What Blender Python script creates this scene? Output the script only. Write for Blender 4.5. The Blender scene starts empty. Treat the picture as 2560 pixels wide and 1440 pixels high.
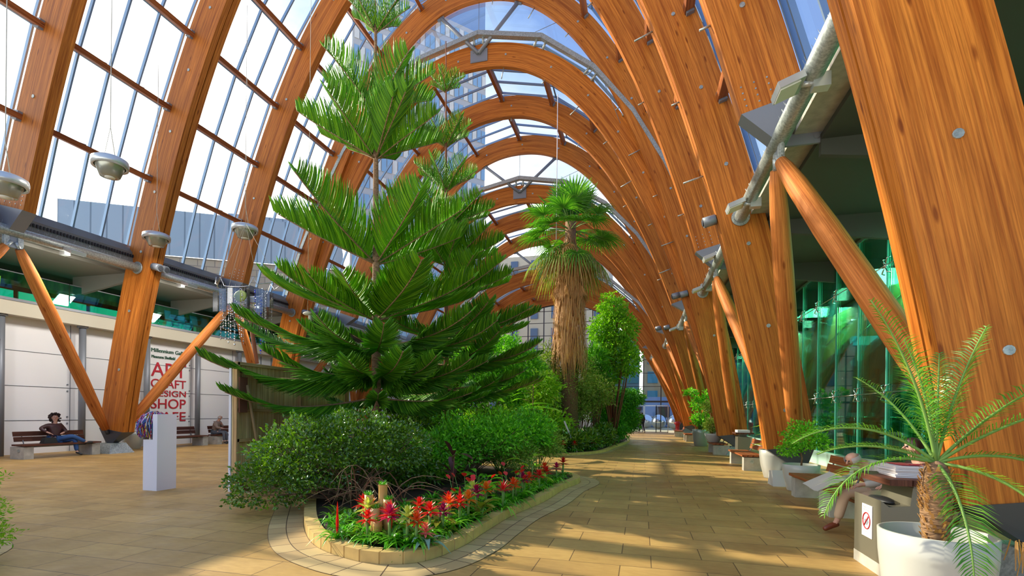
import bpy, bmesh, math, random
import numpy as np
from mathutils import Vector, Matrix, Quaternion
from math import sin, cos, pi, radians as R
random.seed(7); rng = np.random.default_rng(7)
SC = bpy.context.scene
COL = SC.collection

# ------------------------------------------------------------------ camera
F = 1244.5; CAMX, CAMZ = 7.406, 1.6
cd = bpy.data.cameras.new('camera'); cam = bpy.data.objects.new('camera', cd); COL.objects.link(cam)
cd.sensor_width = 36.0; cd.lens = F * 36 / 2560
cd.shift_x = (1280 - 1271.2) / 2560; cd.shift_y = (1032.3 - 720) / 2560
cd.clip_end = 500; cd.clip_start = .05
cam.location = (CAMX, 0, CAMZ)
cam.rotation_euler = (Matrix.Rotation(.2615, 3, 'Z') @ Matrix.Rotation(pi / 2, 3, 'X') @ Matrix.Rotation(.0108, 3, 'Z')).to_euler()
SC.camera = cam

# ------------------------------------------------------------------ world, sun, exposure
SUND = Vector((-.84, .20, .465)).normalized()          # towards the sun
w = bpy.data.worlds.new('sky'); SC.world = w; w.use_nodes = True
nt = w.node_tree; N = nt.nodes; N.clear()
out = N.new('ShaderNodeOutputWorld'); bg = N.new('ShaderNodeBackground'); bg.inputs[1].default_value = 2.3
tc = N.new('ShaderNodeTexCoord'); sep = N.new('ShaderNodeSeparateXYZ'); nt.links.new(tc.outputs['Generated'], sep.inputs[0])
dot = N.new('ShaderNodeVectorMath'); dot.operation = 'DOT_PRODUCT'; nt.links.new(tc.outputs['Generated'], dot.inputs[0])
dot.inputs[1].default_value = Vector((-.93, .34, .1)).normalized()
nz = N.new('ShaderNodeTexNoise'); nz.inputs['Scale'].default_value = 2.6; nz.inputs['Detail'].default_value = 7; nz.inputs['Roughness'].default_value = .55
mp = N.new('ShaderNodeMapping'); mp.inputs['Scale'].default_value = (1, 1, 2.2); nt.links.new(tc.outputs['Generated'], mp.inputs[0]); nt.links.new(mp.outputs[0], nz.inputs['Vector'])
def wmath(op, a, b):
    m = N.new('ShaderNodeMath'); m.operation = op
    for i, v in enumerate((a, b)):
        if isinstance(v, (int, float)): m.inputs[i].default_value = v
        else: nt.links.new(v, m.inputs[i])
    return m.outputs[0]
k = wmath('ADD', wmath('MULTIPLY', dot.outputs['Value'], 1.15), wmath('MULTIPLY', nz.outputs[0], 1.5))
k = wmath('SUBTRACT', k, wmath('SUBTRACT', wmath('MULTIPLY', sep.outputs[2], 2.0), .38))
cr = N.new('ShaderNodeValToRGB'); nt.links.new(k, cr.inputs[0])
el = cr.color_ramp.elements
el[0].position = .25; el[0].color = (.12, .19, .36, 1)
el[1].position = 1.25; el[1].color = (1.15, 1.12, 1.06, 1)
e = el.new(.52); e.color = (.24, .33, .47, 1)
e = el.new(.78); e.color = (.46, .49, .53, 1)
el[-1].position = 1.0
nt.links.new(cr.outputs[0], bg.inputs[0]); nt.links.new(bg.outputs[0], out.inputs[0])
sl = bpy.data.lights.new('sun', 'SUN'); sl.energy = 7.0; sl.angle = R(.6); sl.color = (1, .88, .66)
so = bpy.data.objects.new('sun', sl); COL.objects.link(so)
so.rotation_euler = SUND.to_track_quat('Z', 'Y').to_euler(); so.location = (-30, 10, 30)
SC.view_settings.view_transform = 'Standard'; SC.view_settings.look = 'None'
SC.view_settings.exposure = 0.16; SC.view_settings.gamma = 1; SC.view_settings.use_curve_mapping = False

# ------------------------------------------------------------------ materials
MATS = {}
def mat(name, col, rough=.6, metal=0, spec=.5, trans=0):
    if name in MATS: return MATS[name]
    m = bpy.data.materials.new(name); m.use_nodes = True; MATS[name] = m
    b = m.node_tree.nodes['Principled BSDF']
    b.inputs['Base Color'].default_value = (*col, 1); b.inputs['Roughness'].default_value = rough
    b.inputs['Metallic'].default_value = metal; b.inputs['Specular IOR Level'].default_value = spec
    return m
class G:
    """small node graph helper on a material"""
    def __init__(s, m): s.m = m; s.t = m.node_tree; s.b = s.t.nodes['Principled BSDF']
    def n(s, typ, **kw):
        nd = s.t.nodes.new('ShaderNode' + typ)
        for k, v in kw.items():
            if k.startswith('i_'):
                nm = k[2:].replace('_', ' ')
                nd.inputs[nm].default_value = v
            else: setattr(nd, k, v)
        return nd
    def l(s, a, b): s.t.links.new(a, b)
    def coord(s, kind='Object', scale=(1, 1, 1), rot=(0, 0, 0)):
        t = s.n('TexCoord'); mp = s.n('Mapping'); mp.inputs['Scale'].default_value = scale; mp.inputs['Rotation'].default_value = rot
        s.l(t.outputs[kind], mp.inputs[0]); return mp.outputs[0]
    def noise(s, vec, scale=5, detail=4, rough=.5):
        t = s.n('TexNoise'); t.inputs['Scale'].default_value = scale; t.inputs['Detail'].default_value = detail; t.inputs['Roughness'].default_value = rough
        s.l(vec, t.inputs['Vector']); return t.outputs[0]
    def ramp(s, fac, stops):
        r = s.n('ValToRGB'); e = r.color_ramp.elements
        e[0].position, e[0].color = stops[0][0], (*stops[0][1], 1)
        e[1].position, e[1].color = stops[-1][0], (*stops[-1][1], 1)
        for p, c in stops[1:-1]:
            q = e.new(p); q.color = (*c, 1)
        s.l(fac, r.inputs[0]); return r.outputs[0]
    def mix(s, fac, a, b, mode='MIX'):
        m = s.n('Mix', data_type='RGBA', blend_type=mode)
        for i, v in ((0, fac), (6, a), (7, b)):
            if isinstance(v, (int, float)): m.inputs[i].default_value = v
            elif isinstance(v, tuple): m.inputs[i].default_value = (*v, 1)
            else: s.l(v, m.inputs[i])
        return m.outputs[2]
    def bump(s, h, strength=.3, dist=.02):
        b = s.n('Bump'); b.inputs['Strength'].default_value = strength; b.inputs['Distance'].default_value = dist
        s.l(h, b.inputs['Height']); s.l(b.outputs[0], s.b.inputs['Normal'])
def wood(name, c1, c2, dark, rough=.45, sc=1.0, kind='UV'):
    m = mat(name, c1, rough + .12, 0, .22); g = G(m)
    v1 = g.coord(kind, (.25 * sc, 7 * sc, 1)); v2 = g.coord(kind, (1.6 * sc, 60 * sc, 1)); v3 = g.coord(kind, (1.1 * sc, 4.5 * sc, 1))
    v4 = g.coord(kind, (.5 * sc, 26 * sc, 1))
    base = g.ramp(g.noise(v1, 1, 2), [(.3, c2), (.5, c1), (.68, tuple(min(1, x * 1.15) for x in c1))])
    base = g.mix(.5, base, g.ramp(g.noise(v4, 1, 3), [(.35, tuple(x * .72 for x in c2)), (.6, (1, 1, 1))]), 'MULTIPLY')
    grain = g.ramp(g.noise(v2, 1.0, 5, .65), [(.38, (.42, .36, .32)), (.56, (1, 1, 1))])
    base = g.mix(.55, base, grain, 'MULTIPLY')
    vo = g.n('TexVoronoi'); vo.inputs['Scale'].default_value = 1.0; g.l(v3, vo.inputs['Vector'])
    kn = g.ramp(vo.outputs['Distance'], [(.06, dark), (.13, (1, 1, 1))])
    base = g.mix(.75, base, kn, 'MULTIPLY')
    g.l(base, g.b.inputs['Base Color']); g.bump(g.noise(v2, 1, 3), .08, .01)
    return m
M_LARCH = wood('larch_glulam', (.62, .212, .030), (.45, .130, .014), (.30, .16, .10), .38)
M_LOG = wood('larch_log', (.70, .25, .055), (.52, .155, .026), (.34, .18, .10), .5)
M_PURL = wood('larch_purlin', (.44, .14, .035), (.30, .085, .022), (.3, .18, .1), .5)
M_BENCH = wood('bench_wood', (.42, .13, .04), (.26, .07, .022), (.4, .3, .2), .35, 1.5)
M_BENCHD = wood('bench_wood_dark', (.16, .06, .035), (.10, .036, .022), (.4, .3, .2), .4, 1.5)
M_PLY = wood('plywood', (.92, .66, .30), (.86, .58, .24), (.8, .7, .6), .7, .7)
M_STEEL = mat('painted_steel', (.24, .26, .29), .45, .3)
M_DSTEEL = mat('dark_steel', (.095, .10, .12), .45, .4)
M_BAR = mat('glazing_bar', (.22, .34, .50), .4, .5)
M_GALV = mat('galvanised_steel', (.40, .44, .42), .42, .55)
g = G(M_GALV); g.l(g.ramp(g.noise(g.coord('Object', (1, 1, 1)), 26, 3), [(.35, (.30, .33, .31)), (.65, (.50, .54, .51))]), g.b.inputs['Base Color'])
M_CHROME = mat('stainless_steel', (.72, .73, .73), .18, 1)
M_WHITE = mat('white_paint', (.80, .78, .80), .5)
M_PANEL = mat('white_wall_panel', (.84, .84, .84), .5)
M_CONC = mat('concrete', (.46, .43, .36), .85)
g = G(M_CONC); g.l(g.ramp(g.noise(g.coord(), 7, 6), [(.3, (.38, .35, .29)), (.7, (.52, .49, .41))]), g.b.inputs['Base Color'])
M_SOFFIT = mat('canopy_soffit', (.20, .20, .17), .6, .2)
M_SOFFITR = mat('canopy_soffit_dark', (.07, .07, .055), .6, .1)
M_LEDGE = mat('ledge_render', (.62, .58, .46), .8)
M_LAMP = mat('lamp_grey', (.62, .66, .66), .3, .5)
M_LAMPW = mat('lamp_lens', (.85, .86, .80), .25)
M_ROPE = mat('wire', (.55, .50, .36), .6)
M_RED = mat('red_paint', (.50, .02, .03), .5)
M_TEXTR = mat('red_lettering', (.52, .018, .035), .6)
M_TEXTG = mat('green_lettering', (.02, .10, .055), .6)
M_FLAG = mat('green_flag', (.14, .52, .02), .8)
M_BLACK = mat('black', (.02, .02, .02), .5)
M_SOIL = mat('soil', (.045, .025, .014), .95)
M_TEAL = mat('teal_panel', (.12, .85, .70), .35)
M_POT = mat('pot_grey', (.50, .50, .45), .28)
M_POTS = mat('pot_silver', (.48, .49, .45), .30, .35)
M_SKIN = mat('skin', (.62, .34, .24), .55)
def glass(name, tint, refl=.1, rough=.02):
    m = bpy.data.materials.new(name); m.use_nodes = True; t = m.node_tree; t.nodes.clear(); MATS[name] = m
    o = t.nodes.new('ShaderNodeOutputMaterial'); mx = t.nodes.new('ShaderNodeMixShader'); tr = t.nodes.new('ShaderNodeBsdfTransparent')
    gl = t.nodes.new('ShaderNodeBsdfGlossy'); fr = t.nodes.new('ShaderNodeFresnel'); fr.inputs[0].default_value = 1.45
    mm = t.nodes.new('ShaderNodeMath'); mm.operation = 'MULTIPLY_ADD'; mm.inputs[1].default_value = .8; mm.inputs[2].default_value = refl
    tr.inputs[0].default_value = (*tint, 1); gl.inputs['Roughness'].default_value = rough
    t.links.new(fr.outputs[0], mm.inputs[0]); t.links.new(mm.outputs[0], mx.inputs[0])
    t.links.new(tr.outputs[0], mx.inputs[1]); t.links.new(gl.outputs[0], mx.inputs[2]); t.links.new(mx.outputs[0], o.inputs[0]); return m
M_GLASS = glass('roof_glass', (.93, .97, 1.0), 0.0)
M_GGLASS = glass('green_glass', (.52, .95, .78), .05)
M_TGLASS = glass('balustrade_glass', (.38, .92, .82), .02)
M_ACRYL = glass('clear_acrylic', (.82, .84, .86), .10, .1)
def leafmat(name, cols, rough=.42, transl=.35, spec=.5):
    m = bpy.data.materials.new(name); m.use_nodes = True; g = G(m); MATS[name] = m
    geo = g.n('NewGeometry')
    n = len(cols); c = g.ramp(geo.outputs['Random Per Island'], [(i / (n - 1), cols[i]) for i in range(n)])
    g.l(c, g.b.inputs['Base Color']); g.b.inputs['Roughness'].default_value = rough; g.b.inputs['Specular IOR Level'].default_value = spec
    tl = g.n('BsdfTranslucent'); mx = g.n('MixShader'); mx.inputs[0].default_value = transl
    c2 = g.mix(1.0, c, (1.1, 1.35, .5), 'MULTIPLY'); g.l(c2, tl.inputs[0])
    o = [x for x in g.t.nodes if x.type == 'OUTPUT_MATERIAL'][0]
    g.l(g.b.outputs[0], mx.inputs[1]); g.l(tl.outputs[0], mx.inputs[2]); g.l(mx.outputs[0], o.inputs[0]); return m
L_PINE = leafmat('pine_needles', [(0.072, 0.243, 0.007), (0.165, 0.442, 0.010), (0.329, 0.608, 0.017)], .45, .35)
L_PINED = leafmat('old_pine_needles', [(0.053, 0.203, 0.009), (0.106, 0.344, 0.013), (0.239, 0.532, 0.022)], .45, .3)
L_DARK = leafmat('glossy_dark_leaves', [(0.050, 0.126, 0.008), (0.099, 0.224, 0.010), (0.222, 0.378, 0.014)], .22, .2, .9)
L_MID = leafmat('mid_green_leaves', [(0.080, 0.286, 0.014), (0.185, 0.551, 0.020), (0.396, 0.800, 0.041)], .4, .35)
L_LIGHT = leafmat('light_green_leaves', [(0.158, 0.391, 0.009), (0.317, 0.575, 0.018), (0.540, 0.713, 0.055)], .35, .4)
L_OLIVE = leafmat('olive_leaves', [(0.137, 0.255, 0.025), (0.274, 0.408, 0.051), (0.508, 0.544, 0.119)], .45, .35)
L_BAMBOO = leafmat('bamboo_leaves', [(0.038, 0.184, 0.008), (0.088, 0.347, 0.014), (0.203, 0.551, 0.020)], .4, .3)
L_FICUS = leafmat('fig_leaves', [(0.095, 0.299, 0.009), (0.238, 0.517, 0.018), (0.413, 0.667, 0.037)], .4, .45)
L_PALM = leafmat('palm_leaves', [(.05, .20, .015), (.10, .32, .02), (.22, .44, .05)], .35, .4)
L_STRAW = leafmat('dead_fronds', [(.42, .20, .06), (.60, .31, .10), (.74, .44, .18)], .7, .25)
L_STRAP = leafmat('strap_leaves', [(0.043, 0.249, 0.012), (0.108, 0.449, 0.017), (0.281, 0.680, 0.035)], .25, .3, .8)
L_SILV = leafmat('silver_leaves', [(.22, .40, .30), (.35, .52, .42)], .4, .2)
L_PLUM = leafmat('plum_leaves', [(.06, .02, .02), (.16, .05, .05)], .3, .2)
L_CROT = leafmat('croton_leaves', [(0.329, 0.390, 0.026), (0.673, 0.494, 0.039), (0.149, 0.338, 0.026), (0.628, 0.156, 0.039)], .3, .3)
FLO = {'red': leafmat('red_bracts', [(.62, .01, .015), (.85, .03, .02)], .35, .25), 'orange': leafmat('orange_bracts', [(.80, .14, .01), (.90, .28, .02)], .35, .25),
       'scarlet': leafmat('scarlet_bracts', [(.80, .06, .01), (.85, .12, .02)], .35, .25), 'yellow': leafmat('yellow_bracts', [(.55, .58, .08), (.75, .72, .22)], .35, .3),
       'plum': leafmat('plum_bracts', [(.22, .005, .06), (.40, .01, .10)], .35, .2), 'magenta': leafmat('magenta_bracts', [(.65, .01, .09), (.75, .03, .10), (.30, .01, .15)], .35, .2),
       'pink': leafmat('pink_bracts', [(.85, .16, .16), (.9, .25, .2)], .35, .2)}
M_BARK = mat('bark', (.30, .15, .07), .9); g = G(M_BARK)
g.l(g.ramp(g.noise(g.coord('Object', (6, 6, 30)), 3, 4), [(.3, (.14, .07, .03)), (.7, (.42, .24, .12))]), g.b.inputs['Base Color']); g.bump(g.noise(g.coord('Object', (6, 6, 30)), 3, 4), .8, .02)
M_BARKR = mat('red_bark', (.24, .085, .04), .9)
M_STEM = mat('green_stem', (.16, .30, .05), .6)

# ------------------------------------------------------------------ mesh builder
class MB:
    def __init__(s): s.v = []; s.f = []; s.mi = []; s.uv = []; s.n = 0; s.sm = []
    def add(s, verts, faces, mi=0, uv=None, smooth=False):
        """verts array-like (n,3); faces list of tuples; uv: per-vertex (n,2) or None"""
        verts = np.asarray(verts, float).reshape(-1, 3); o = s.n
        s.v.append(verts); s.n += len(verts)
        s.f.extend([tuple(i + o for i in f) for f in faces]); s.mi.extend([mi] * len(faces)); s.sm.extend([smooth] * len(faces))
        s.uv.append(np.zeros((len(verts), 2)) if uv is None else np.asarray(uv, float))
        return s
    def box(s, c, size, rz=0, mi=0, rot=None, taper=1.0):
        sx, sy, sz = [q / 2 for q in size]
        P = np.array([(x, y, z) for z in (-sz, sz) for y in (-sy, sy) for x in (-sx, sx)], float)
        P[4:, :2] *= taper
        m = np.array(Matrix.Rotation(rz, 3, 'Z')) if rot is None else np.array(rot)
        P = P @ m.T + np.array(c)
        fs = [(0, 2, 3, 1), (4, 5, 7, 6), (0, 1, 5, 4), (2, 6, 7, 3), (0, 4, 6, 2), (1, 3, 7, 5)]
        ax = int(np.argmax(size)); o2 = [i for i in range(3) if i != ax]
        for f in fs:
            q = P[list(f)]; l = (q - np.array(c)) @ m
            d = l.max(0) - l.min(0); o3 = [i for i in o2 if d[i] > 1e-6]
            a2 = o3[0] if o3 else o2[0]
            a1 = ax if d[ax] > 1e-6 else [i for i in range(3) if i not in (ax, a2)][0]
            s.add(q, [(0, 1, 2, 3)], mi, np.stack([l[:, a1] + c[0] * .7, l[:, a2] + c[1] * .37 + c[2] * .21], 1))
        return s
    def prism(s, poly, axis, a, b, mi=0):
        """poly: list of 2D pts; extruded along axis ('x','y','z') from a to b"""
        n = len(poly)
        def mk(p, t): return {'x': (t, p[0], p[1]), 'y': (p[0], t, p[1]), 'z': (p[0], p[1], t)}[axis]
        V = [mk(p, a) for p in poly] + [mk(p, b) for p in poly]
        s.add(V, [tuple(range(n))[::-1], tuple(range(n, 2 * n))] + [(i, (i + 1) % n, n + (i + 1) % n, n + i) for i in range(n)], mi)
        return s
    def tube(s, path, rad, n=8, mi=0, cap=True, smooth=True):
        P = [Vector(p) for p in path]; k = len(P)
        rad = [rad] * k if isinstance(rad, (int, float)) else list(rad)
        T = [(P[min(i + 1, k - 1)] - P[max(i - 1, 0)]).normalized() for i in range(k)]
        up = Vector((0, 0, 1)) if abs(T[0].z) < .95 else Vector((1, 0, 0))
        A = T[0].cross(up).normalized(); V = []; UV = []; L = 0
        for i in range(k):
            A = (A - T[i] * A.dot(T[i])).normalized(); B = T[i].cross(A)
            if i: L += (P[i] - P[i - 1]).length
            for j in range(n):
                a = 2 * pi * j / n; V.append(P[i] + (A * cos(a) + B * sin(a)) * rad[i]); UV.append((L, a * rad[len(rad) // 2]))
        Fs = [(i * n + j, i * n + (j + 1) % n, (i + 1) * n + (j + 1) % n, (i + 1) * n + j) for i in range(k - 1) for j in range(n)]
        s.add([tuple(v) for v in V], Fs, mi, UV, smooth)
        if cap:
            o = s.n - k * n
            s.f += [tuple(o + j for j in range(n))[::-1], tuple(o + (k - 1) * n + j for j in range(n))]; s.mi += [mi, mi]; s.sm += [False, False]
        return s
    def lathe(s, prof, c=(0, 0, 0), n=24, mi=0, sx=1, smooth=True):
        k = len(prof); V = [(c[0] + r * cos(2 * pi * j / n) * sx, c[1] + r * sin(2 * pi * j / n), c[2] + z) for r, z in prof for j in range(n)]
        s.add(V, [(i * n + j, i * n + (j + 1) % n, (i + 1) * n + (j + 1) % n, (i + 1) * n + j) for i in range(k - 1) for j in range(n)], mi, None, smooth)
        return s
    def ball(s, c, r, mi=0, n=12):
        r = (r, r, r) if isinstance(r, (int, float)) else r
        V = [(c[0] + r[0] * sin(pi * i / n) * cos(2 * pi * j / n), c[1] + r[1] * sin(pi * i / n) * sin(2 * pi * j / n), c[2] - r[2] * cos(pi * i / n)) for i in range(n + 1) for j in range(n)]
        s.add(V, [(i * n + j, i * n + (j + 1) % n, (i + 1) * n + (j + 1) % n, (i + 1) * n + j) for i in range(n) for j in range(n)], mi, None, True)
        return s
    def build(s, name, mats, parent=None, local=False):
        """top-level: origin at the base centre; child: world coords unless local"""
        mats = mats if isinstance(mats, (list, tuple)) else [mats]
        V = np.concatenate(s.v) if s.v else np.zeros((0, 3))
        if parent is None:
            o = np.array([(V[:, 0].min() + V[:, 0].max()) / 2, (V[:, 1].min() + V[:, 1].max()) / 2, V[:, 2].min()]) if len(V) else np.zeros(3)
        else:
            o = np.zeros(3)
            if not local:
                q = parent
                while q: o += np.array(q.location); q = q.parent
        me = bpy.data.meshes.new(name); V = V - o
        lens = np.fromiter((len(f) for f in s.f), int, len(s.f)); tot = int(lens.sum())
        me.vertices.add(len(V)); me.vertices.foreach_set('co', V.astype(np.float32).ravel())
        idx = np.fromiter((i for f in s.f for i in f), np.int32, tot)
        me.loops.add(tot); me.loops.foreach_set('vertex_index', idx)
        me.polygons.add(len(s.f)); st = np.concatenate([[0], np.cumsum(lens)[:-1]]) if len(lens) else lens
        me.polygons.foreach_set('loop_start', st.astype(np.int32))
        me.polygons.foreach_set('material_index', np.array(s.mi, np.int32)); me.polygons.foreach_set('use_smooth', np.array(s.sm, bool))
        uv = me.uv_layers.new(name='UVMap'); U = np.concatenate(s.uv)[idx]; uv.data.foreach_set('uv', U.astype(np.float32).ravel())
        for m in mats: me.materials.append(m)
        me.update(calc_edges=True); me.validate()
        ob = bpy.data.objects.new(name, me); COL.objects.link(ob)
        ob.location = o if parent is None else (0, 0, 0)
        if parent: ob.parent = parent
        return ob
def tag(o, label=None, cat=None, group=None, kind=None):
    for k, v in (('label', label), ('category', cat), ('group', group), ('kind', kind)):
        if v: o[k] = v
    return o
def thing(name, label, cat, loc=(0, 0, 0), group=None, rz=0):
    o = bpy.data.objects.new(name, None); COL.objects.link(o); o.location = loc; o.rotation_euler.z = rz
    o.empty_display_size = .2; return tag(o, label, cat, group)
def dup(root, loc, rz=None, label=None, group=None, scale=None):
    r = root.copy(); COL.objects.link(r); r.location = loc
    if rz is not None: r.rotation_euler.z = rz
    if label: r['label'] = label
    if group: r['group'] = group
    if scale: r.scale = (scale,) * 3
    for ch in list(root.children):
        c = ch.copy(); COL.objects.link(c); c.parent = r
        for gch in list(ch.children):
            d = gch.copy(); COL.objects.link(d); d.parent = c
    return r
def struct(o): o['kind'] = 'structure'; return o
def textmesh(txt, width, height, font_size=1.0):
    cu = bpy.data.curves.new('t', 'FONT'); cu.body = txt; cu.extrude = 0.012
    ob = bpy.data.objects.new('t', cu); COL.objects.link(ob)
    dg = bpy.context.evaluated_depsgraph_get(); me = bpy.data.meshes.new_from_object(ob.evaluated_get(dg))
    bpy.data.objects.remove(ob)
    V = np.zeros(len(me.vertices) * 3); me.vertices.foreach_get('co', V); V = V.reshape(-1, 3)
    V[:, :2] -= V[:, :2].min(0); V[:, 0] *= width / V[:, 0].max(); V[:, 1] *= height / V[:, 1].max()
    Fs = [tuple(p.vertices) for p in me.polygons]; bpy.data.meshes.remove(me); return V, Fs

# ------------------------------------------------------------------ timber arches
YK = {1: 5.71, 2: 9.76, 3: 13.53, 4: 17.59, 5: 21.51, 6: 21.76, 7: 25.66, 8: 29.57, 9: 29.82, 10: 33.73, 11: 37.64, 12: 37.89, 13: 41.8, 14: 45.71}
HK = {k: (20.41 if k <= 5 else 17.47 if k <= 8 else 14.56 if k <= 11 else 11.72) for k in YK}
TK = {k: (.44 if k in (1, 3) else .30 if k in (2, 4, 7, 10, 13) else .20) for k in YK}
TREE_T = (2, 4, 7, 10, 13)
AW, AP, AQ, AD = 10.487, 1.231, 2.188, 1.08
def curve(H, n=181):
    t = np.linspace(0, pi, n); c, s_ = np.cos(t), np.sin(t)
    x = AW * np.sign(c) * np.abs(c) ** (2 / AQ); z = H * np.clip(s_, 0, 1) ** (2 / AP)
    # resample evenly
    d = np.concatenate([[0], np.cumsum(np.hypot(np.diff(x), np.diff(z)))]); m = 241; e = np.linspace(0, d[-1], m)
    x = np.interp(e, d, x); z = np.interp(e, d, z)
    tx, tz = np.gradient(x), np.gradient(z); L = np.hypot(tx, tz); nx, nz_ = tz / L, -tx / L
    return e, x, z, nx, nz_
CV = {H: curve(H) for H in set(HK.values())}
def at_s(H, s_):
    e, x, z, nx, nz_ = CV[H]
    return [float(np.interp(s_, e, q)) for q in (x, z, nx, nz_)]
def s_of_z(H, zz):      # right-hand side
    e, x, z, *_ = CV[H]; h = len(z) // 2
    return float(np.interp(zz, z[:h + 1], e[:h + 1]))
for k, Y in YK.items():
    H = HK[k]; e, x, z, nx, nz_ = CV[H]; T = k in TREE_T
    zend = 7.03 if T else .76
    s0 = s_of_z(H, zend); s1 = e[-1] - s0
    ss = np.concatenate([[s0], e[(e > s0 + .05) & (e < s1 - .05)], [s1]])
    X, Z, NX, NZ = [np.interp(ss, e, q) for q in (x, z, nx, nz_)]
    XO, ZO = X + NX * AD, Z + NZ * AD
    where = {1: 'at the right edge of the view', 2: 'stopping on the steel tube above the nearest log struts', 3: 'standing behind the woman on the bench',
             4: 'stopping on the tube behind the glass mobile', 5: 'tall outer one of the first pair at the roof step', 6: 'lower one of the first pair with the apex plate',
             7: 'middle rib of the second roof section', 8: 'last rib of the second roof section with sky under it', 9: 'with apex plate starting the third roof section',
             10: 'middle rib of the third roof section', 11: 'last rib of the third roof section', 12: 'first low rib of the farthest roof section', 13: 'middle rib of the farthest low roof section', 14: 'at the far glass end wall'}[k]
    root = thing('timber_arch', 'curved laminated larch arch ' + where, 'arch', (0, Y, 0), 'laminated larch arches of the winter garden')
    mems = [(0, .2), (.24, .44)] if TK[k] == .44 else [(0, TK[k])]
    n = len(ss); Fq = [(i, i + 1, n + i + 1, n + i) for i in range(n - 1)]
    for j, (a, b) in enumerate(mems):
        mb = MB(); of = k * 3.7 + j * 1.3
        def strip(xa, za, ya, xb, zb, yb, va, vb, rev):
            V = np.concatenate([np.stack([xa, np.full(n, Y + ya), za], 1), np.stack([xb, np.full(n, Y + yb), zb], 1)])
            UV = np.concatenate([np.stack([ss + of, np.full(n, va + of)], 1), np.stack([ss + of, np.full(n, vb + of)], 1)])
            mb.add(V, [f[::-1] for f in Fq] if rev else Fq, 0, UV)
        strip(X, Z, a, XO, ZO, a, 0, AD, False); strip(X, Z, b, XO, ZO, b, 0, AD, True)
        strip(X, Z, a, X, Z, b, 2, 2 + b - a, True); strip(XO, ZO, a, XO, ZO, b, 2.5, 2.5 + b - a, False)
        for i in (0, n - 1): mb.add([(X[i], Y + a, Z[i]), (XO[i], Y + a, ZO[i]), (XO[i], Y + b, ZO[i]), (X[i], Y + b, Z[i])], [(0, 1, 2, 3)])
        mb.build('laminated_rib', M_LARCH, root)
    if TK[k] == .44:
        mb = MB(); V = np.concatenate([np.stack([X + NX * .06, np.full(n, Y + .2), Z + NZ * .06], 1), np.stack([X + NX * .06, np.full(n, Y + .24), Z + NZ * .06], 1)])
        mb.add(V, Fq); mb.build('shadow_joint', M_BLACK, root)
    tt = TK[k]
    for sd in (1, -1):
        i = 0 if sd == 1 else n - 1
        A = np.array([X[i], Z[i]]); B = np.array([XO[i], ZO[i]])
        mb = MB()
        if T:        # steel wedge hung on the longitudinal tube
            P = [(A[0], A[1]), (B[0], B[1]), (sd * 9.86, 6.52), (sd * 9.62, 6.52)]
            mb.prism(P if sd == 1 else P[::-1], 'y', Y - .02, Y + tt + .02)
            mb.box((sd * 9.74, Y + tt / 2, 6.35), (.05, .3, .5)); mb.build('steel_wedge', M_STEEL, root)
        else:        # tapering steel shoe and anchored base block
            a2, b2 = (sd * 11.32, .33), (sd * 11.05, .33)
            V = [(A[0], Y - .02, A[1]), (B[0], Y - .02, B[1]), (B[0], Y + tt + .02, B[1]), (A[0], Y + tt + .02, A[1]),
                 (b2[0], Y + tt / 2 - .09, .33), (a2[0], Y + tt / 2 - .09, .33), (a2[0], Y + tt / 2 + .09, .33), (b2[0], Y + tt / 2 + .09, .33)]
            mb.add(V, [(0, 1, 5, 4), (1, 2, 6, 5), (2, 3, 7, 6), (3, 0, 4, 7), (0, 3, 2, 1)])
            mb.build('steel_shoe', M_DSTEEL, root)
            if not (k in (5, 8, 11)):
                b = MB(); yc = Y + tt / 2
                b.add([(sd * (11.18 + dx), yc + dy, zz) for zz, w_ in ((0, 1), (.36, .62)) for dx, dy in ((-.5 * w_, -.45 * w_), (.5 * w_, -.45 * w_), (.5 * w_, .45 * w_), (-.5 * w_, .45 * w_))],
                      [(0, 1, 5, 4), (1, 2, 6, 5), (2, 3, 7, 6), (3, 0, 4, 7), (4, 5, 6, 7)])
                b.tube([(sd * 11.18 - .17, yc, .40), (sd * 11.18 + .17, yc, .40)], .11, 12)
                b.build('base_block', M_GALV, root)
    # round washers along the face, and short rods standing in from the soffit
    if k <= 9:
        cnt = 0; sv = s0 + .9 + (k % 3) * .5
        while sv < s1 - .5:
            if cnt < 60 and (not T or cnt % 2 == 0):
                px, pz, qx, qz = at_s(H, sv); cxx, czz = px + qx * AD * .5, pz + qz * AD * .5
                MB().tube([(cxx, Y + .01, czz), (cxx, Y - .02, czz)], .048, 10).build('washer', M_GALV, root)
                if px > 0 and pz > 7.5 and k <= 7:
                    L = .5 if cnt % 2 else .2
                    MB().tube([(px + qx * .02, Y + tt / 2, pz + qz * .02), (px - qx * L, Y + tt / 2, pz - qz * L)], .022, 6).build('soffit_rod', M_GALV, root)
            cnt += 1; sv += 2.1
    if T and k <= 4:
        for sd in (1, -1):
            for q in range(14):
                px, pz, qx, qz = at_s(H, s0 + .12 + (q % 4) * .12 if sd == 1 else s1 - .12 - (q % 4) * .12); f = .12 + (q // 4) * .22
                MB().tube([(px + qx * f, Y + .01, pz + qz * f), (px + qx * f, Y - .012, pz + qz * f)], .016, 6).build('bolt', M_GALV, root)

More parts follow.
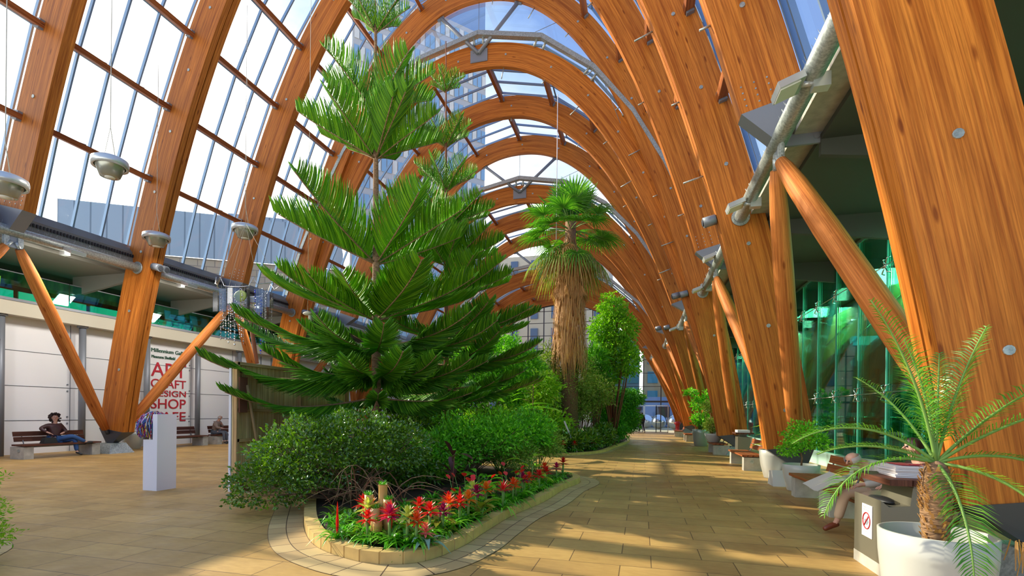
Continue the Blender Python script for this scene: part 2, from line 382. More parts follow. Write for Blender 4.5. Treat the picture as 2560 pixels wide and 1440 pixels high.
# ------------------------------------------------------------------ glazed roof bays
def beam(mb, P, Q, wy, hh, nrm, mi=0):
    """P,Q (x,y,z) centreline; wy = width along y; hh = depth along nrm (x,z)"""
    P, Q = np.array(P, float), np.array(Q, float); nn = np.array([nrm[0], 0, nrm[1]]) * hh / 2; yy = np.array([0, wy / 2, 0])
    V = [P - nn - yy, P - nn + yy, P + nn + yy, P + nn - yy, Q - nn - yy, Q - nn + yy, Q + nn + yy, Q + nn - yy]
    mb.add(V, [(0, 1, 2, 3)[::-1], (4, 5, 6, 7), (0, 1, 5, 4), (1, 2, 6, 5), (2, 3, 7, 6), (3, 0, 4, 7)])
def bay(k, k2, lab):
    H = HK[k]; ya, yb = YK[k] + TK[k], YK[k2]
    root = thing('roof_glazing_bay', lab, 'glazed roof', (0, ya, 0), 'glazed bays between the arches')
    e = CV[H][0]; mid = e[-1] / 2; sa = s_of_z(H, 7.0); n = max(2, round((mid - sa) / 2.42)); st = (mid - sa) / n
    lv = [sa + i * st for i in range(-0, 2 * n + 1)]
    nod = [at_s(H, q) for q in lv]
    for i, (px, pz, nx, nz_) in enumerate(nod):
        if i in (0, 2 * n): continue
        mb = MB(); c = (px + nx * .90, pz + nz_ * .90); hw = .075
        tx, tz = nz_, -nx
        V = []; UV = []
        cs = [(-hw, -.12), (hw, -.12), (hw, .12), (-hw, .12)]
        for q in range(4):
            (a1, b1), (a2, b2) = cs[q], cs[(q + 1) % 4]
            p1 = (c[0] + tx * a1 + nx * b1, c[1] + tz * a1 + nz_ * b1); p2 = (c[0] + tx * a2 + nx * b2, c[1] + tz * a2 + nz_ * b2)
            mb.add([(p1[0], ya, p1[1]), (p2[0], ya, p2[1]), (p2[0], yb, p2[1]), (p1[0], yb, p1[1])], [(0, 1, 2, 3)], 0, [(ya, q * .3 + i), (ya, q * .3 + .2 + i), (yb, q * .3 + .2 + i), (yb, q * .3 + i)])
        pl = mb.build('purlin', M_PURL, root)
        b = MB()
        for yy in (yb - .05,): b.box((c[0], yy, c[1]), (.2, .13, .26), rot=Matrix(((nx, 0, tx), (0, 1, 0), (nz_, 0, tz))))
        b.build('bracket', M_STEEL, pl)
        MB().box((px + nx * 1.30, (ya + yb) / 2, pz + nz_ * 1.30), (.07, yb - ya, .05)).build('transom', M_BAR, pl)
        if px < 0 and k <= 4:
            b = MB()
            for u_ in (.18, .52):
                y0 = ya + (yb - ya) * u_
                b.tube([(c[0] + nx * .14 + tx * .02, y0, c[1] + nz_ * .14 + tz * .02), (c[0] - nx * .02 + tx * .10, y0 + .75, c[1] - nz_ * .02 + tz * .1)], .014, 5)
            b.build('window_stay', M_STEEL, pl)
    ys = [ya - .02 + (yb - ya + .04) * q / 4 for q in range(5)]
    gp = [(px + nx * 1.30, pz + nz_ * 1.30, nx, nz_) for px, pz, nx, nz_ in nod]
    gp[0] = (gp[0][0] + .1, gp[0][1] - .4, *gp[0][2:]); gp[-1] = (gp[-1][0] - .1, gp[-1][1] - .4, *gp[-1][2:])
    for yy in ys:
        mb = MB()
        for a, b in zip(gp[:-1], gp[1:]): beam(mb, (a[0], yy, a[1]), (b[0], yy, b[1]), .05, .11, ((a[2] + b[2]) / 2, (a[3] + b[3]) / 2))
        mb.build('glazing_bar', M_BAR, root)
    mb = MB()
    for a, b in zip(gp[:-1], gp[1:]):
        mb.add([(a[0] + a[2] * .08, ya - .05, a[1] + a[3] * .08), (b[0] + b[2] * .08, ya - .05, b[1] + b[3] * .08), (b[0] + b[2] * .08, yb + .05, b[1] + b[3] * .08), (a[0] + a[2] * .08, yb + .05, a[1] + a[3] * .08)], [(0, 1, 2, 3)])
    mb.build('glass_skin', M_GLASS, root)
bay(1, 2, 'glazed roof bay at the near left corner, before the first cone-ended arch')
bay(2, 3, 'glazed roof bay over the woman on the bench, with two big round lamps')
bay(3, 4, 'glazed roof bay left of the tall pine top, above the glass mobile')
bay(4, 5, 'glazed roof bay just before the first roof step')
bay(6, 7, 'glazed roof bay behind the first arch with an apex plate')
bay(7, 8, 'glazed roof bay right before the second roof step')
bay(9, 10, 'glazed roof bay behind the second arch with an apex plate')
bay(10, 11, 'glazed roof bay right before the third roof step')
bay(12, 13, 'glazed roof bay of the low section behind the fan palm')
bay(13, 14, 'glazed roof bay touching the far glass end wall')
def step(k, k2, lab):       # vertical glazing where the roof steps down from arch k to arch k2
    H1, H2 = HK[k], HK[k2]; Y = YK[k2] - .03
    root = thing('clerestory', lab, 'clerestory window', (0, Y, H2), 'clerestory steps of the roof')
    e = CV[H2][0]; mid = e[-1] / 2; sa = s_of_z(H2, 7.0); n = max(2, round((mid - sa) / 2.42)); st = (mid - sa) / n
    nod = [at_s(H2, sa + i * st) for i in range(2 * n + 1)]; gp = [(a[0] + a[2] * 1.42, a[1] + a[3] * 1.42, a[2], a[3]) for a in nod]
    mb = MB()
    for a, b in zip(gp[:-1], gp[1:]):
        nn = ((a[2] + b[2]) / 2, (a[3] + b[3]) / 2)
        beam(mb, (a[0], Y - .12, a[1]), (b[0], Y - .12, b[1]), .26, .13, nn); beam(mb, (a[0], Y - .2, a[1] + .1), (b[0], Y - .2, b[1] + .1), .08, .1, nn)
    mb.build('gutter', M_GALV, root)
    for a in nod[1:-1]:
        for dd in (-.22, .22):
            tx, tz = a[3], -a[2]
            MB().tube([(a[0] + a[2] * 1.02 + tx * dd, Y - .02, a[1] + a[3] * 1.02 + tz * dd), (a[0] + a[2] * 1.38 + tx * dd, Y - .1, a[1] + a[3] * 1.38 + tz * dd)], .055, 6).build('gutter_bracket', M_GALV, root)
    # glass between the two curves
    mb = MB(); m = 60; e1 = CV[H1][0]
    zz = np.linspace(7.0, 0, 2)
    s2 = np.linspace(sa, e[-1] - sa, m); P2 = [at_s(H2, q) for q in s2]; P2 = [(a[0] + a[2] * 1.42, a[1] + a[3] * 1.42) for a in P2]
    sb = s_of_z(H1, 7.2); s1 = np.linspace(sb, e1[-1] - sb, m); P1 = [at_s(H1, q) for q in s1]; P1 = [(a[0] + a[2] * .05, a[1] + a[3] * .05) for a in P1]
    mb.add([(a[0], Y, a[1]) for a in P2] + [(a[0], Y, a[1]) for a in P1], [(i, i + 1, m + i + 1, m + i) for i in range(m - 1)])
    mb.build('glass_pane', M_GLASS, root)
    apex = (0, Y - .05, H2 + .62)
    for sd in (1, -1):
        q = 1.85 if k == 5 else 2.2; Htop = H1 * max(0, 1 - (q / AW) ** AQ) ** (1 / AP)
        MB().tube([apex, (sd * q, Y - .1, Htop - .02)], .085, 10).build('diagonal_strut', M_STEEL, root)
        MB().box((sd * (q + .02), Y - .1, Htop - .02), (.34, .1, .16), rot=Matrix.Rotation(sd * .25, 3, 'Y')).build('strut_bracket', M_STEEL, root)
    b = MB(); b.box((0, YK[k2] - .03, H2 + .55), (.82, .03, .58)); b.box((0, YK[k2] - .06, H2 + .72), (.3, .06, .16))
    for i in range(12):
        for zz_ in (-.2, .2): b.tube([(-.33 + i * .06, YK[k2] - .04, H2 + .5 + zz_), (-.33 + i * .06, YK[k2] - .06, H2 + .5 + zz_)], .014, 5)
    b.build('gusset_plate', M_STEEL, root)
    b = MB()
    for xx, x2 in ((0, 0), (3.6, 2.3), (-3.6, -4.2), (5.6, 6.4)):
        za = H2 * max(0, 1 - (abs(x2) / AW) ** AQ) ** (1 / AP) + 1.5; zb = H1 * max(0, 1 - (abs(xx) / AW) ** AQ) ** (1 / AP)
        b.tube([(x2, Y - .08, za), (xx, Y - .08, zb)], .012, 5)
    b.build('tie_wire', M_STEEL, root)
step(5, 6, 'clerestory glass of the nearest roof step with two grey diagonal struts')
step(8, 9, 'clerestory glass of the middle roof step left of the fan palm')
step(11, 12, 'clerestory glass of the farthest roof step, partly behind the fan palm')

# ------------------------------------------------------------------ longitudinal tubes, log struts, gutters, canopies
TX, TZ = 9.74, 6.55
SPANS = [(1, 3), (3, 5), (6, 8), (9, 11), (12, 14)]
SN = {(1, 3): 'first span from the viewer', (3, 5): 'second span from the viewer', (6, 8): 'third span from the viewer', (9, 11): 'fourth span from the viewer', (12, 14): 'fifth and farthest span'}
def wnear(H, z): return AW * max(0, 1 - (z / H) ** AP) ** (1 / AQ)
for sd, side in ((-1, 'left'), (1, 'right')):
    for (a, b) in SPANS:
        H = HK[a]; xo = sd * (TX - (wnear(20.41, TZ) - wnear(H, TZ)) * 1.0)
        y0, y1 = YK[a] + TK[a] + .02, YK[b] - .02
        t = thing('steel_tube', 'grey longitudinal steel tube, %s side, %s' % (side, SN[(a, b)]), 'tube', (xo, (y0 + y1) / 2, TZ), 'longitudinal tubes')
        MB().tube([(xo, y0, TZ), (xo, y1, TZ)], .15, 20).build('tube', M_GALV, t)
        for yy in (y0, y1 - .04): MB().tube([(xo, yy, TZ), (xo, yy + .04, TZ)], .215, 20).build('flange', M_GALV, t)
        if a in (1, 3):
            rr = random.Random(a * 7 + sd); mb = MB()
            for q in range(150):
                yy = rr.uniform(y0 + .3, y1 - .3); an = rr.uniform(-.7, .7)
                mb.tube([(xo + .1 * sin(an), yy, TZ + .12), (xo + .2 * sin(an), yy + rr.uniform(-.03, .03), TZ + .24)], .0035, 3)
            tag(mb.build('bird_spikes', M_GALV, t), kind='stuff')
        m = (a + b) // 2; ym = YK[m] + TK[m] / 2
        mb = MB(); mb.box((xo, ym, TZ - .2), (.04, .5, .34)); mb.box((xo, ym - .16, TZ - .3), (.09, .12, .3)); mb.box((xo, ym + .16, TZ - .3), (.09, .12, .3))
        mb.build('node_plate', M_GALV, t)
        mb = MB(); mb.box((xo + sd * .42, ym, TZ - .02), (.75, .05, .2)); mb.tube([(xo + sd * .6, ym - .06, TZ), (xo + sd * .6, ym + .06, TZ)], .05, 10); mb.build('tie_bracket', M_STEEL, t)
        # log struts down to the two neighbouring shoes
        for tgt, nm in ((a, 'near'), (b, 'far')):
            if tgt == 1 and sd == -1: pass
            yt = YK[tgt] + (TK[tgt] + .13 if tgt == a else -.13)
            A_ = Vector((xo, ym + (-.16 if tgt == a else .16), TZ - .45)); B_ = Vector((sd * 11.02, yt, .88))
            s_ = thing('log_strut', 'round larch log strut, %s wall, %s, its %s leg' % (side, SN[(a, b)], 'nearer' if tgt == a else 'farther'), 'strut', B_, 'leaning log struts')
            fr = [0, .04, .12, .3, .7, .9, 1]; rd = [.10, .135, .165, .185, .19, .165, .12]
            MB().tube([A_.lerp(B_, f) for f in fr], rd, 18).build('log', M_LOG, s_)
            d = (A_ - B_).normalized(); MB().tube([B_ + d * .05, B_ - d * .22], .07, 10).build('end_fork', M_DSTEEL, s_)
            MB().tube([A_ - d * .05, A_ + d * .2], .05, 10).build('end_bracket', M_GALV, s_)
def floodlight(x, y, z, sd, lab):
    t = thing('floodlight', lab, 'floodlight', (x, y, z), 'floodlights on the steel tubes')
    R3 = Matrix.Rotation(sd * -.35, 3, 'Y')
    MB().box((x - sd * .30, y, z - .02), (.36, .42, .10), rot=R3).build('housing', M_LAMP, t)
    tag(MB().box((x - sd * .31, y, z - .085), (.28, .34, .02), rot=R3).build('lens', M_LAMPW, t), 'pale lens')
    if sd < 0:  # area light added on the left side to brighten the shaded white wall
        la = bpy.data.lights.new('wall_fill', 'AREA'); la.energy = 85; la.size = .6; la.color = (1, .94, .86); lo = bpy.data.objects.new('wall_fill', la); COL.objects.link(lo)
        lo.location = (x + .45, y, z - .3); lo.rotation_euler = Vector((.62, 0, .8)).to_track_quat('Z', 'Y').to_euler()
    MB().box((x + sd * .12, y, z), (.22, .16, .2)).tube([(x - sd * .12, y, z), (x + sd * .05, y, z)], .04, 8).build('arm', M_LAMP, t)
    return t
floodlight(9.72, 8.05, 6.40, 1, 'floodlight on the right tube nearest the viewer')
floodlight(9.72, 12.3, 6.40, 1, 'floodlight low on the right tube beside its round flange')
floodlight(9.72, 16.9, 6.62, 1, 'small floodlight on the second right tube, upper one')
floodlight(9.72, 20.4, 6.45, 1, 'small floodlight on the second right tube, beside its flange')
floodlight(9.3, 28.6, 6.3, 1, 'small floodlight on the third right tube')
floodlight(-9.74, 11.3, 6.42, -1, 'floodlight under the left tube above the teal balustrade')
floodlight(-9.74, 7.2, 6.42, -1, 'added floodlight under the left tube, nearest the viewer')  # made-up floodlight, put in for more light on the left wall
floodlight(-9.74, 19.2, 6.42, -1, 'added floodlight under the left tube, fourth from the viewer')  # another invented floodlight that helps brighten the white wall
floodlight(-9.74, 15.3, 6.42, -1, 'floodlight under the left tube behind the glass mobile')
for sd in (-1, 1):       # speakers on the soffits
    for k in (3, 5, 6, 8, 9):
        H = HK[k]; wx = wnear(H, 6.55)
        for j, dy in enumerate((.1, .34) if k == 3 else (.1,)):
            if sd == 1 and k == 3 and j: continue
            t = thing('round_speaker', 'grey drum speaker, %s side, %s standing arch%s' % ('right' if sd > 0 else 'left', {3: 'second', 5: 'third', 6: 'fourth', 8: 'fifth', 9: 'sixth'}[k], ', the far one of two' if j else ''), 'speaker', (sd * (wx - .18), YK[k] + dy, 6.6), 'drum speakers')
            c = Vector((sd * (wx - .04), YK[k] + dy, 6.6)); q = Vector((-sd, 0, -.25)).normalized()
            MB().tube([c, c + q * .3], .13, 18).build('housing', M_STEEL, t); MB().tube([c + q * .3, c + q * .33], .08, 14).build('cone', M_DSTEEL, t)
# gutters and canopies beside the roof foot
for sd, side in ((-1, 'left'), (1, 'right')):
    mb = MB(); mb.prism([(sd * 9.98, 6.62), (sd * 10.02, 7.12), (sd * 10.3, 7.42), (sd * 10.75, 7.42), (sd * 10.75, 6.62)], 'y', 2, 46)
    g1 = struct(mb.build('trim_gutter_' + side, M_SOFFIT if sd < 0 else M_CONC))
    for i in range(330):
        pass
    mb = MB()
    for i in range(150): mb.box((sd * 9.975, 9.2 + i * .09, 6.98), (.03, .045, .10))
    struct(mb.build('trim_slots_' + side, M_BLACK))
    cx = sd * (12.2 if sd > 0 else 11.95); wd = 3.6 if sd > 0 else 2.9
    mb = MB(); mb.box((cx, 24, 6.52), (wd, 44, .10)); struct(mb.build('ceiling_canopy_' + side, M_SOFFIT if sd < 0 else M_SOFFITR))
    for k in YK:
        if k in (5, 8, 11): continue
        t = MB(); yc = YK[k] + TK[k] / 2
        t.prism([(sd * 10.4, 6.47), (sd * 10.4, 6.2), (sd * (13.6 if sd > 0 else 13.1), 5.75), (sd * (13.6 if sd > 0 else 13.1), 6.47)][::sd], 'y', yc - .06, yc + .06)
        struct(t.build('trim_canopy_beam', M_SOFFIT if sd < 0 else M_SOFFITR))

# ------------------------------------------------------------------ floor and planting beds
M_FLOOR = mat('sandstone_paving', (.42, .29, .14), .55, 0, .25); g = G(M_FLOOR)
v = g.coord('Object', (1, 1, 1)); bt = g.n('TexBrick'); g.l(v, bt.inputs['Vector'])
for nm, vv in (('Scale', 1.0), ('Mortar Size', .006), ('Mortar Smooth', .2), ('Bias', 0.0), ('Brick Width', .86), ('Row Height', .46)): bt.inputs[nm].default_value = vv
bt.offset = .37; bt.inputs['Color1'].default_value = (.55, .355, .125, 1); bt.inputs['Color2'].default_value = (.44, .275, .095, 1); bt.inputs['Mortar'].default_value = (.17, .105, .05, 1)
c = g.mix(.55, bt.outputs['Color'], g.ramp(g.noise(v, .9, 5, .6), [(.3, (.62, .58, .55)), (.7, (1.15, 1.1, 1.0))]), 'MULTIPLY')
c = g.mix(.30, c, g.ramp(g.noise(g.coord('Object', (3, 9, 1)), 2.5, 6, .6), [(.35, (.7, .62, .5)), (.65, (1.1, 1.1, 1.0))]), 'MULTIPLY')
g.l(c, g.b.inputs['Base Color']); g.bump(bt.outputs['Fac'], -.35, .004)
g.l(g.ramp(g.noise(v, 2.1, 4), [(.3, (.40,) * 3), (.7, (.62,) * 3)]), g.b.inputs['Roughness'])
M_SETT = mat('sandstone_setts', (.46, .33, .15), .6, 0, .35); g = G(M_SETT)
v = g.coord('UV'); bt = g.n('TexBrick'); g.l(v, bt.inputs['Vector'])
for nm, vv in (('Scale', 1.0), ('Mortar Size', .006), ('Brick Width', .30), ('Row Height', .225)): bt.inputs[nm].default_value = vv
bt.offset = 0; bt.inputs['Color1'].default_value = (.55, .40, .18, 1); bt.inputs['Color2'].default_value = (.44, .30, .13, 1); bt.inputs['Mortar'].default_value = (.10, .06, .03, 1)
g.l(bt.outputs['Color'], g.b.inputs['Base Color'])
M_KERB = mat('sandstone_kerb', (.50, .36, .15), .6); g = G(M_KERB)
g.l(g.mix(.5, (.66, .45, .15), g.ramp(g.noise(g.coord('Object'), 6, 5), [(.3, (.6, .55, .5)), (.7, (1.1, 1.1, 1))]), 'MULTIPLY'), g.b.inputs['Base Color'])
fl = MB(); fl.box((1.5, 21.5, -.05), (31, 49.3, .1)); struct(fl.build('floor', M_FLOOR))
gr = MB(); gr.box((0, 96, -.08), (260, 100, .1)); gr.box((-52, 20, -.6), (76, 52, .1)); struct(gr.build('trim_ground', mat('pale_square_paving', (.55, .46, .27), .8)))
def closed(pts, per=14):
    P = [Vector((*p, 0)) for p in pts]; n = len(P); o = []
    for i in range(n):
        a, b, c_, d = P[i - 1], P[i], P[(i + 1) % n], P[(i + 2) % n]
        for j in range(per):
            t = j / per; o.append(.5 * ((2 * b) + (c_ - a) * t + (2 * a - 5 * b + 4 * c_ - d) * t * t + (3 * b - a - 3 * c_ + d) * t ** 3))
    return o
def resamp(P, step):
    Q = P + [P[0]]; d = [0]
    for a, b in zip(Q[:-1], Q[1:]): d.append(d[-1] + (b - a).length)
    n = max(8, int(d[-1] / step)); e = np.linspace(0, d[-1], n + 1)[:-1]
    xs = np.interp(e, d, [q.x for q in Q]); ys = np.interp(e, d, [q.y for q in Q])
    return np.stack([xs, ys], 1), d[-1]
def offs(P, o):
    T = np.roll(P, -1, 0) - np.roll(P, 1, 0); T /= np.linalg.norm(T, axis=1)[:, None]
    return P + np.stack([T[:, 1], -T[:, 0]], 1) * o        # outward for counter-clockwise outlines
def bed(pts, lab, hgt=.13, rings=2, no=1):
    C_ = closed(pts); Pk, L = resamp(C_, .25); n = len(Pk)
    # kerb: one continuous strip, grooved between the blocks
    secs = []
    for i in range(n):
        a, b = Pk[i], Pk[(i + 1) % n]
        secs += [(a * .97 + b * .03, 0), (a * .06 + b * .94, 0), (a * .03 + b * .97, .012), (a * .0 + b * 1.0, .012)]
    S = np.array([q[0] for q in secs]); gv = np.array([q[1] for q in secs]); O = offs(S, 1.0) - S
    ring = [(0, 0), (0, hgt), (-.17, hgt), (-.17, -.02)]; V = []
    for oo, zz in ring:
        p = S + O * (oo + (-gv if oo == 0 else gv))[:, None]; V.append(np.column_stack([p, np.full(len(S), zz) - (gv if zz > .05 else 0)]))
    m = len(S); Fs = [(r * m + i, r * m + (i + 1) % m, (r + 1) * m + (i + 1) % m, (r + 1) * m + i) for r in range(3) for i in range(m)]
    kb = MB().add(np.concatenate(V), [f[::-1] for f in Fs]).build('kerb', M_KERB)
    tag(kb, lab + ', block edged', 'kerb')
    # flat setts around
    T, L = resamp(C_, .06); m = len(T); mb = MB(); w_ = .225 * rings
    a, b = offs(T, .004), offs(T, w_); u = np.arange(m + 1) * L / m; u = u * (round(L / .3) * .3 / L)
    a = np.concatenate([a, a[:1]]); b = np.concatenate([b, b[:1]])
    mb.add(np.concatenate([np.column_stack([a, np.full(m + 1, .005)]), np.column_stack([b, np.full(m + 1, .005)])]), [(i, m + 1 + i, m + 2 + i, i + 1) for i in range(m)], 0,
           np.concatenate([np.column_stack([u, np.zeros(m + 1)]), np.column_stack([u, np.full(m + 1, w_)])]))
    struct(mb.build('trim_%d' % no, M_SETT))
    so_ = MB(); q = offs(T, -.16); so_.add([(*p, .085) for p in q], [tuple(range(m))]); s_ = so_.build('soil', M_SOIL); tag(s_, 'dark soil ' + lab.replace('kerb ', 'inside the kerb '), 'soil', kind='stuff')
    return Pk
BED1 = [(4.29, 4.78), (4.78, 4.68), (5.18, 4.92), (5.36, 5.6), (5.40, 6.4), (5.48, 7.49), (5.72, 8.85), (5.84, 10.34), (6.03, 11.7), (5.6, 12.5), (4.6, 12.9), (2.8, 13.9), (.9, 14.2), (0, 13.2), (.1, 11.2), (.7, 9.4), (1.5, 7.9), (2.4, 6.6), (3.1, 5.7), (3.7, 5.1)]
bed(BED1, 'stone kerb of the near bed with red bromeliads', no=1, rings=2)
BED2 = [(4.3, 18.4), (5.75, 20.5), (6.2, 24), (6.7, 29), (6.5, 33), (5, 36), (0, 37), (-3, 34), (-4, 26), (-3, 20), (0, 17.6), (2.5, 17.6)]
bed(BED2, 'stone kerb of the far bed with the fan palm', hgt=.10, no=2, rings=1)
bed([(.72, 3.2), (.35, 3.85), (-.3, 4.0), (-.9, 3.5), (-.9, 2.8), (-.3, 2.3), (.35, 2.5)], 'stone kerb in the near left corner', no=3, rings=1)

# ------------------------------------------------------------------ left wall, ledge, upper floor
mb = MB(); mb.box((-13.35, 12, 2.35), (.3, 30, 4.7)); struct(mb.build('wall_left', M_PANEL))
mb = MB()
for z_ in (1.16, 2.35, 3.55): mb.box((-13.195, 12, z_), (.02, 26, .018))
for y_ in (9.0, 9.35, 11.25, 11.6, 13.7, 14.05, 16.3, 16.65, 18.85, 19.15, 21.3): mb.box((-13.195, y_, 2.35), (.02, .018, 4.66))
struct(mb.build('trim_panel_seams', M_STEEL))
mb = MB()
for y_ in (11.25, 11.6, 13.7, 14.05, 16.3, 16.65, 18.85, 19.15):
    for z_ in (1.16, 2.35, 3.55):
        for dz in (-.12, .12): mb.tube([(-13.2, y_ + (.09 if y_ in (11.6, 14.05, 16.65, 19.15) else -.09), z_ + dz), (-13.175, y_ + (.09 if y_ in (11.6, 14.05, 16.65, 19.15) else -.09), z_ + dz)], .03, 8)
struct(mb.build('trim_fixings', M_STEEL))
mb = MB(); mb.prism([(-12.6, 4.66), (-13.9, 4.72), (-13.9, 5.12), (-12.6, 5.12)], 'y', -2, 33); struct(mb.build('trim_ledge', M_LEDGE))
mb = MB(); mb.box((-12.62, 15.5, 5.16), (.10, 35, .09)); struct(mb.build('trim_ledge_nosing', M_STEEL))
for i, y_ in enumerate((8.9, 11.41, 13.88, 16.40, 18.90, 21.4)):
    t = thing('steel_column', 'round grey wall column, %s from the near left' % ('first', 'second', 'third', 'fourth', 'fifth', 'sixth')[i], 'column', (-12.85, y_, 0), 'grey columns before the white wall')
    MB().tube([(-12.85, y_, 0), (-12.85, y_, 4.66)], .11, 16).build('shaft', M_STEEL, t); MB().tube([(-12.85, y_, 4.6), (-12.85, y_, 4.68)], .17, 16).build('cap', M_STEEL, t)
mb = MB(); mb.box((-16.5, 16, 5.1), (5.6, 36, .05)); struct(mb.build('floor_upper', M_CONC))
mb = MB(); mb.box((-16.8, 20, 6.62), (6.8, 52, .1)); struct(mb.build('ceiling_upper', M_SOFFIT))
mb = MB(); mb.box((-17, 16, 5.85), (.1, 36, 1.4)); struct(mb.build('wall_upper', mat('upper_dark_wall', (.03, .07, .07), .5)))
mb = MB(); mb.box((-14.7, 16, 6.28), (.05, 36, .5)); struct(mb.build('wall_upper_reflection', mat('reflected_green', (.05, .13, .05), .8))); g = G(MATS['reflected_green'])  # green reflection painted onto a strip above the balustrade
g.l(g.ramp(g.noise(g.coord('Object', (1, 2.5, 1)), 1.6, 5), [(.35, (.012, .035, .03)), (.5, (.05, .12, .03)), (.68, (.14, .20, .06))]), g.b.inputs['Base Color'])
for i in range(9):
    y_ = 4 + i * 3.1
    t = thing('balustrade_panel', 'teal glass balustrade pane, %s from the near end' % ('first second third fourth fifth sixth seventh eighth ninth'.split()[i]), 'balustrade', (-12.66, y_, 5.2), 'teal glass balustrade panes')
    MB().box((-12.66, y_ + 1.54, 5.62), (.02, 3.05, .86)).build('pane', M_TGLASS, t); MB().box((-12.66, y_ + 1.54, 6.07), (.035, 3.07, .03)).build('top_edge', M_STEEL, t)
for i in range(11):
    y_ = 3 + i * 2.35
    tag(MB().box((-13.75, y_ + 1.1, 5.40), (.05, 2.2, .54)).build('parapet_panel', M_TEAL), 'solid teal panel behind the balustrade, %s from the near end' % ('first second third fourth fifth sixth seventh eighth ninth tenth eleventh'.split()[i]), 'panel', 'teal parapet panels')
M_BLUE = mat('blue_plastic', (.03, .34, .70), .4)
ch = thing('blue_chair', 'bright blue chair upstairs, nearest of the row', 'chair', (-13.25, 16.9, 5.15), 'blue chairs behind the balustrade')
MB().box((0, 0, .45), (.42, .42, .04)).build('seat', M_BLUE, ch, True); MB().box((-.2, 0, .72), (.04, .42, .42), rot=Matrix.Rotation(-.15, 3, 'Y')).build('backrest', M_BLUE, ch, True)
for a in (-.17, .17):
    for b in (-.17, .17): MB().tube([(a, b, 0), (a, b, .44)], .012, 6).build('leg', M_CHROME, ch, True)
for i, (y_, nm) in enumerate(((17.9, 'second of the row'), (18.55, 'third of the row'), (19.2, 'fourth of the row'), (19.85, 'farthest of the row'))):
    dup(ch, (-13.25, y_, 5.15), .2 * (i % 2), 'bright blue chair upstairs, ' + nm)
mb = MB(); mb.box((-13.25, 24.9, 2.4), (.06, 3.4, 4.4)); struct(mb.build('window_1', mat('blue_window', (.03, .30, .55), .15)))
mb = MB()
for y_ in (23.3, 24.1, 24.9, 25.7, 26.5): mb.box((-13.2, y_, 2.4), (.05, .06, 4.4))
for z_ in (.9, 2.4, 3.9): mb.box((-13.2, 24.9, z_), (.05, 3.3, .06))
struct(mb.build('trim_window_1', M_STEEL))
mb = MB(); mb.box((-13.35, 36.5, 2.35), (.3, 19, 4.7)); struct(mb.build('wall_left_far', M_PANEL))
# lettering on the white wall (x = -13.18, reading along +y)
def wtext(s_, y0, y1, z0, z1, m, lab):
    V, Fs = textmesh(s_, y1 - y0, z1 - z0); P = np.column_stack([-13.183 + V[:, 2], y0 + V[:, 0], z0 + V[:, 1]])
    o = MB().add(P, Fs).build('lettering', m); tag(o, lab, 'lettering', 'words on the white wall')
wtext('Millennium Gallery', 16.86, 18.72, 4.05, 4.27, M_TEXTG, 'dark green Millennium Gallery lettering on the white wall')
wtext('Museums Sheffield', 16.88, 18.0, 3.84, 3.97, M_TEXTG, 'small green Museums Sheffield lettering under the gallery name')
wtext('ART', 16.86, 18.57, 3.05, 3.66, M_TEXTR, 'big red word ART on the white wall')
wtext('CRAFT', 16.86, 18.57, 2.55, 2.93, M_TEXTR, 'red word CRAFT on the white wall')
wtext('DESIGN', 16.86, 18.57, 2.17, 2.44, M_TEXTR, 'red word DESIGN on the white wall')
wtext('SHOP', 16.86, 18.57, 1.63, 2.06, M_TEXTR, 'red word SHOP on the white wall')
wtext('CAFE', 16.86, 18.57, 1.06, 1.48, M_TEXTR, 'red word CAFE, lowest on the white wall')
# green flag
ft = thing('flag', 'green flag with white tree outline and writing hanging beside the leftmost strut', 'flag', (-8.0, 9.0, 3.4))
FX = lambda u_: -8.05 + (u_ - 0) * 1.25
nn = 24; V = []; UVs = []
for i in range(nn + 1):
    for j in range(13):
        u_, v_ = i / nn, j / 12; V.append((-9.60 + 1.35 * u_, 9.0 + .04 * sin(u_ * 9 + v_ * 3), 5.10 - 1.62 * v_ - .17 * u_ + .02 * sin(u_ * 12)))
mb = MB().add(V, [(i * 13 + j, i * 13 + j + 1, (i + 1) * 13 + j + 1, (i + 1) * 13 + j) for i in range(nn) for j in range(12)], smooth=True); mb.build('cloth', M_FLAG, ft)
mb = MB().box((-8.92, 9.0, 3.30), (1.38, .01, .14), rot=Matrix.Rotation(.12, 3, 'Y')); mb.build('clear_sleeve', M_ACRYL, ft)
M_WHT = mat('white_print', (.85, .88, .85), .7)
for s_, xx, L in (('Green', -8.42, .52), ('Flag', -8.70, .36), ('Award', -8.98, .56), ('2014/15', -9.26, .66)):
    V, Fs = textmesh(s_, L, .155); P = np.column_stack([xx + V[:, 1], 8.93 - V[:, 2], 4.14 - V[:, 0] - .12 * (xx + 9.6)]); MB().add(P, Fs).build('lettering', M_WHT, ft)
def outline(pts, r=.016): MB().tube([(x, 8.93, z) for x, z in pts], r, 6).build('tree_outline', M_WHT, ft)
cl = [(-9.55, 4.42), (-9.2, 4.36), (-9.05, 4.28), (-9.05, 4.12), (-8.93, 4.0), (-8.78, 3.99), (-8.68, 4.04), (-8.55, 3.98), (-8.42, 4.03), (-8.36, 4.14), (-8.40, 4.24), (-8.33, 4.34), (-8.35, 4.48), (-8.44, 4.55), (-8.46, 4.66), (-8.56, 4.74), (-8.66, 4.76), (-8.74, 4.82), (-8.84, 4.78), (-8.88, 4.70), (-8.82, 4.6), (-8.82, 4.5), (-8.92, 4.42), (-9.02, 4.46), (-9.08, 4.56)]
outline([(x, z + .02) for x, z in cl]); outline([(-9.58, 4.82), (-9.45, 4.62), (-9.2, 4.55), (-9.1, 4.46)]); outline([(-9.5, 4.9), (-9.44, 4.72)], .012)

ft.location.x -= .36; ft.location.z += .08
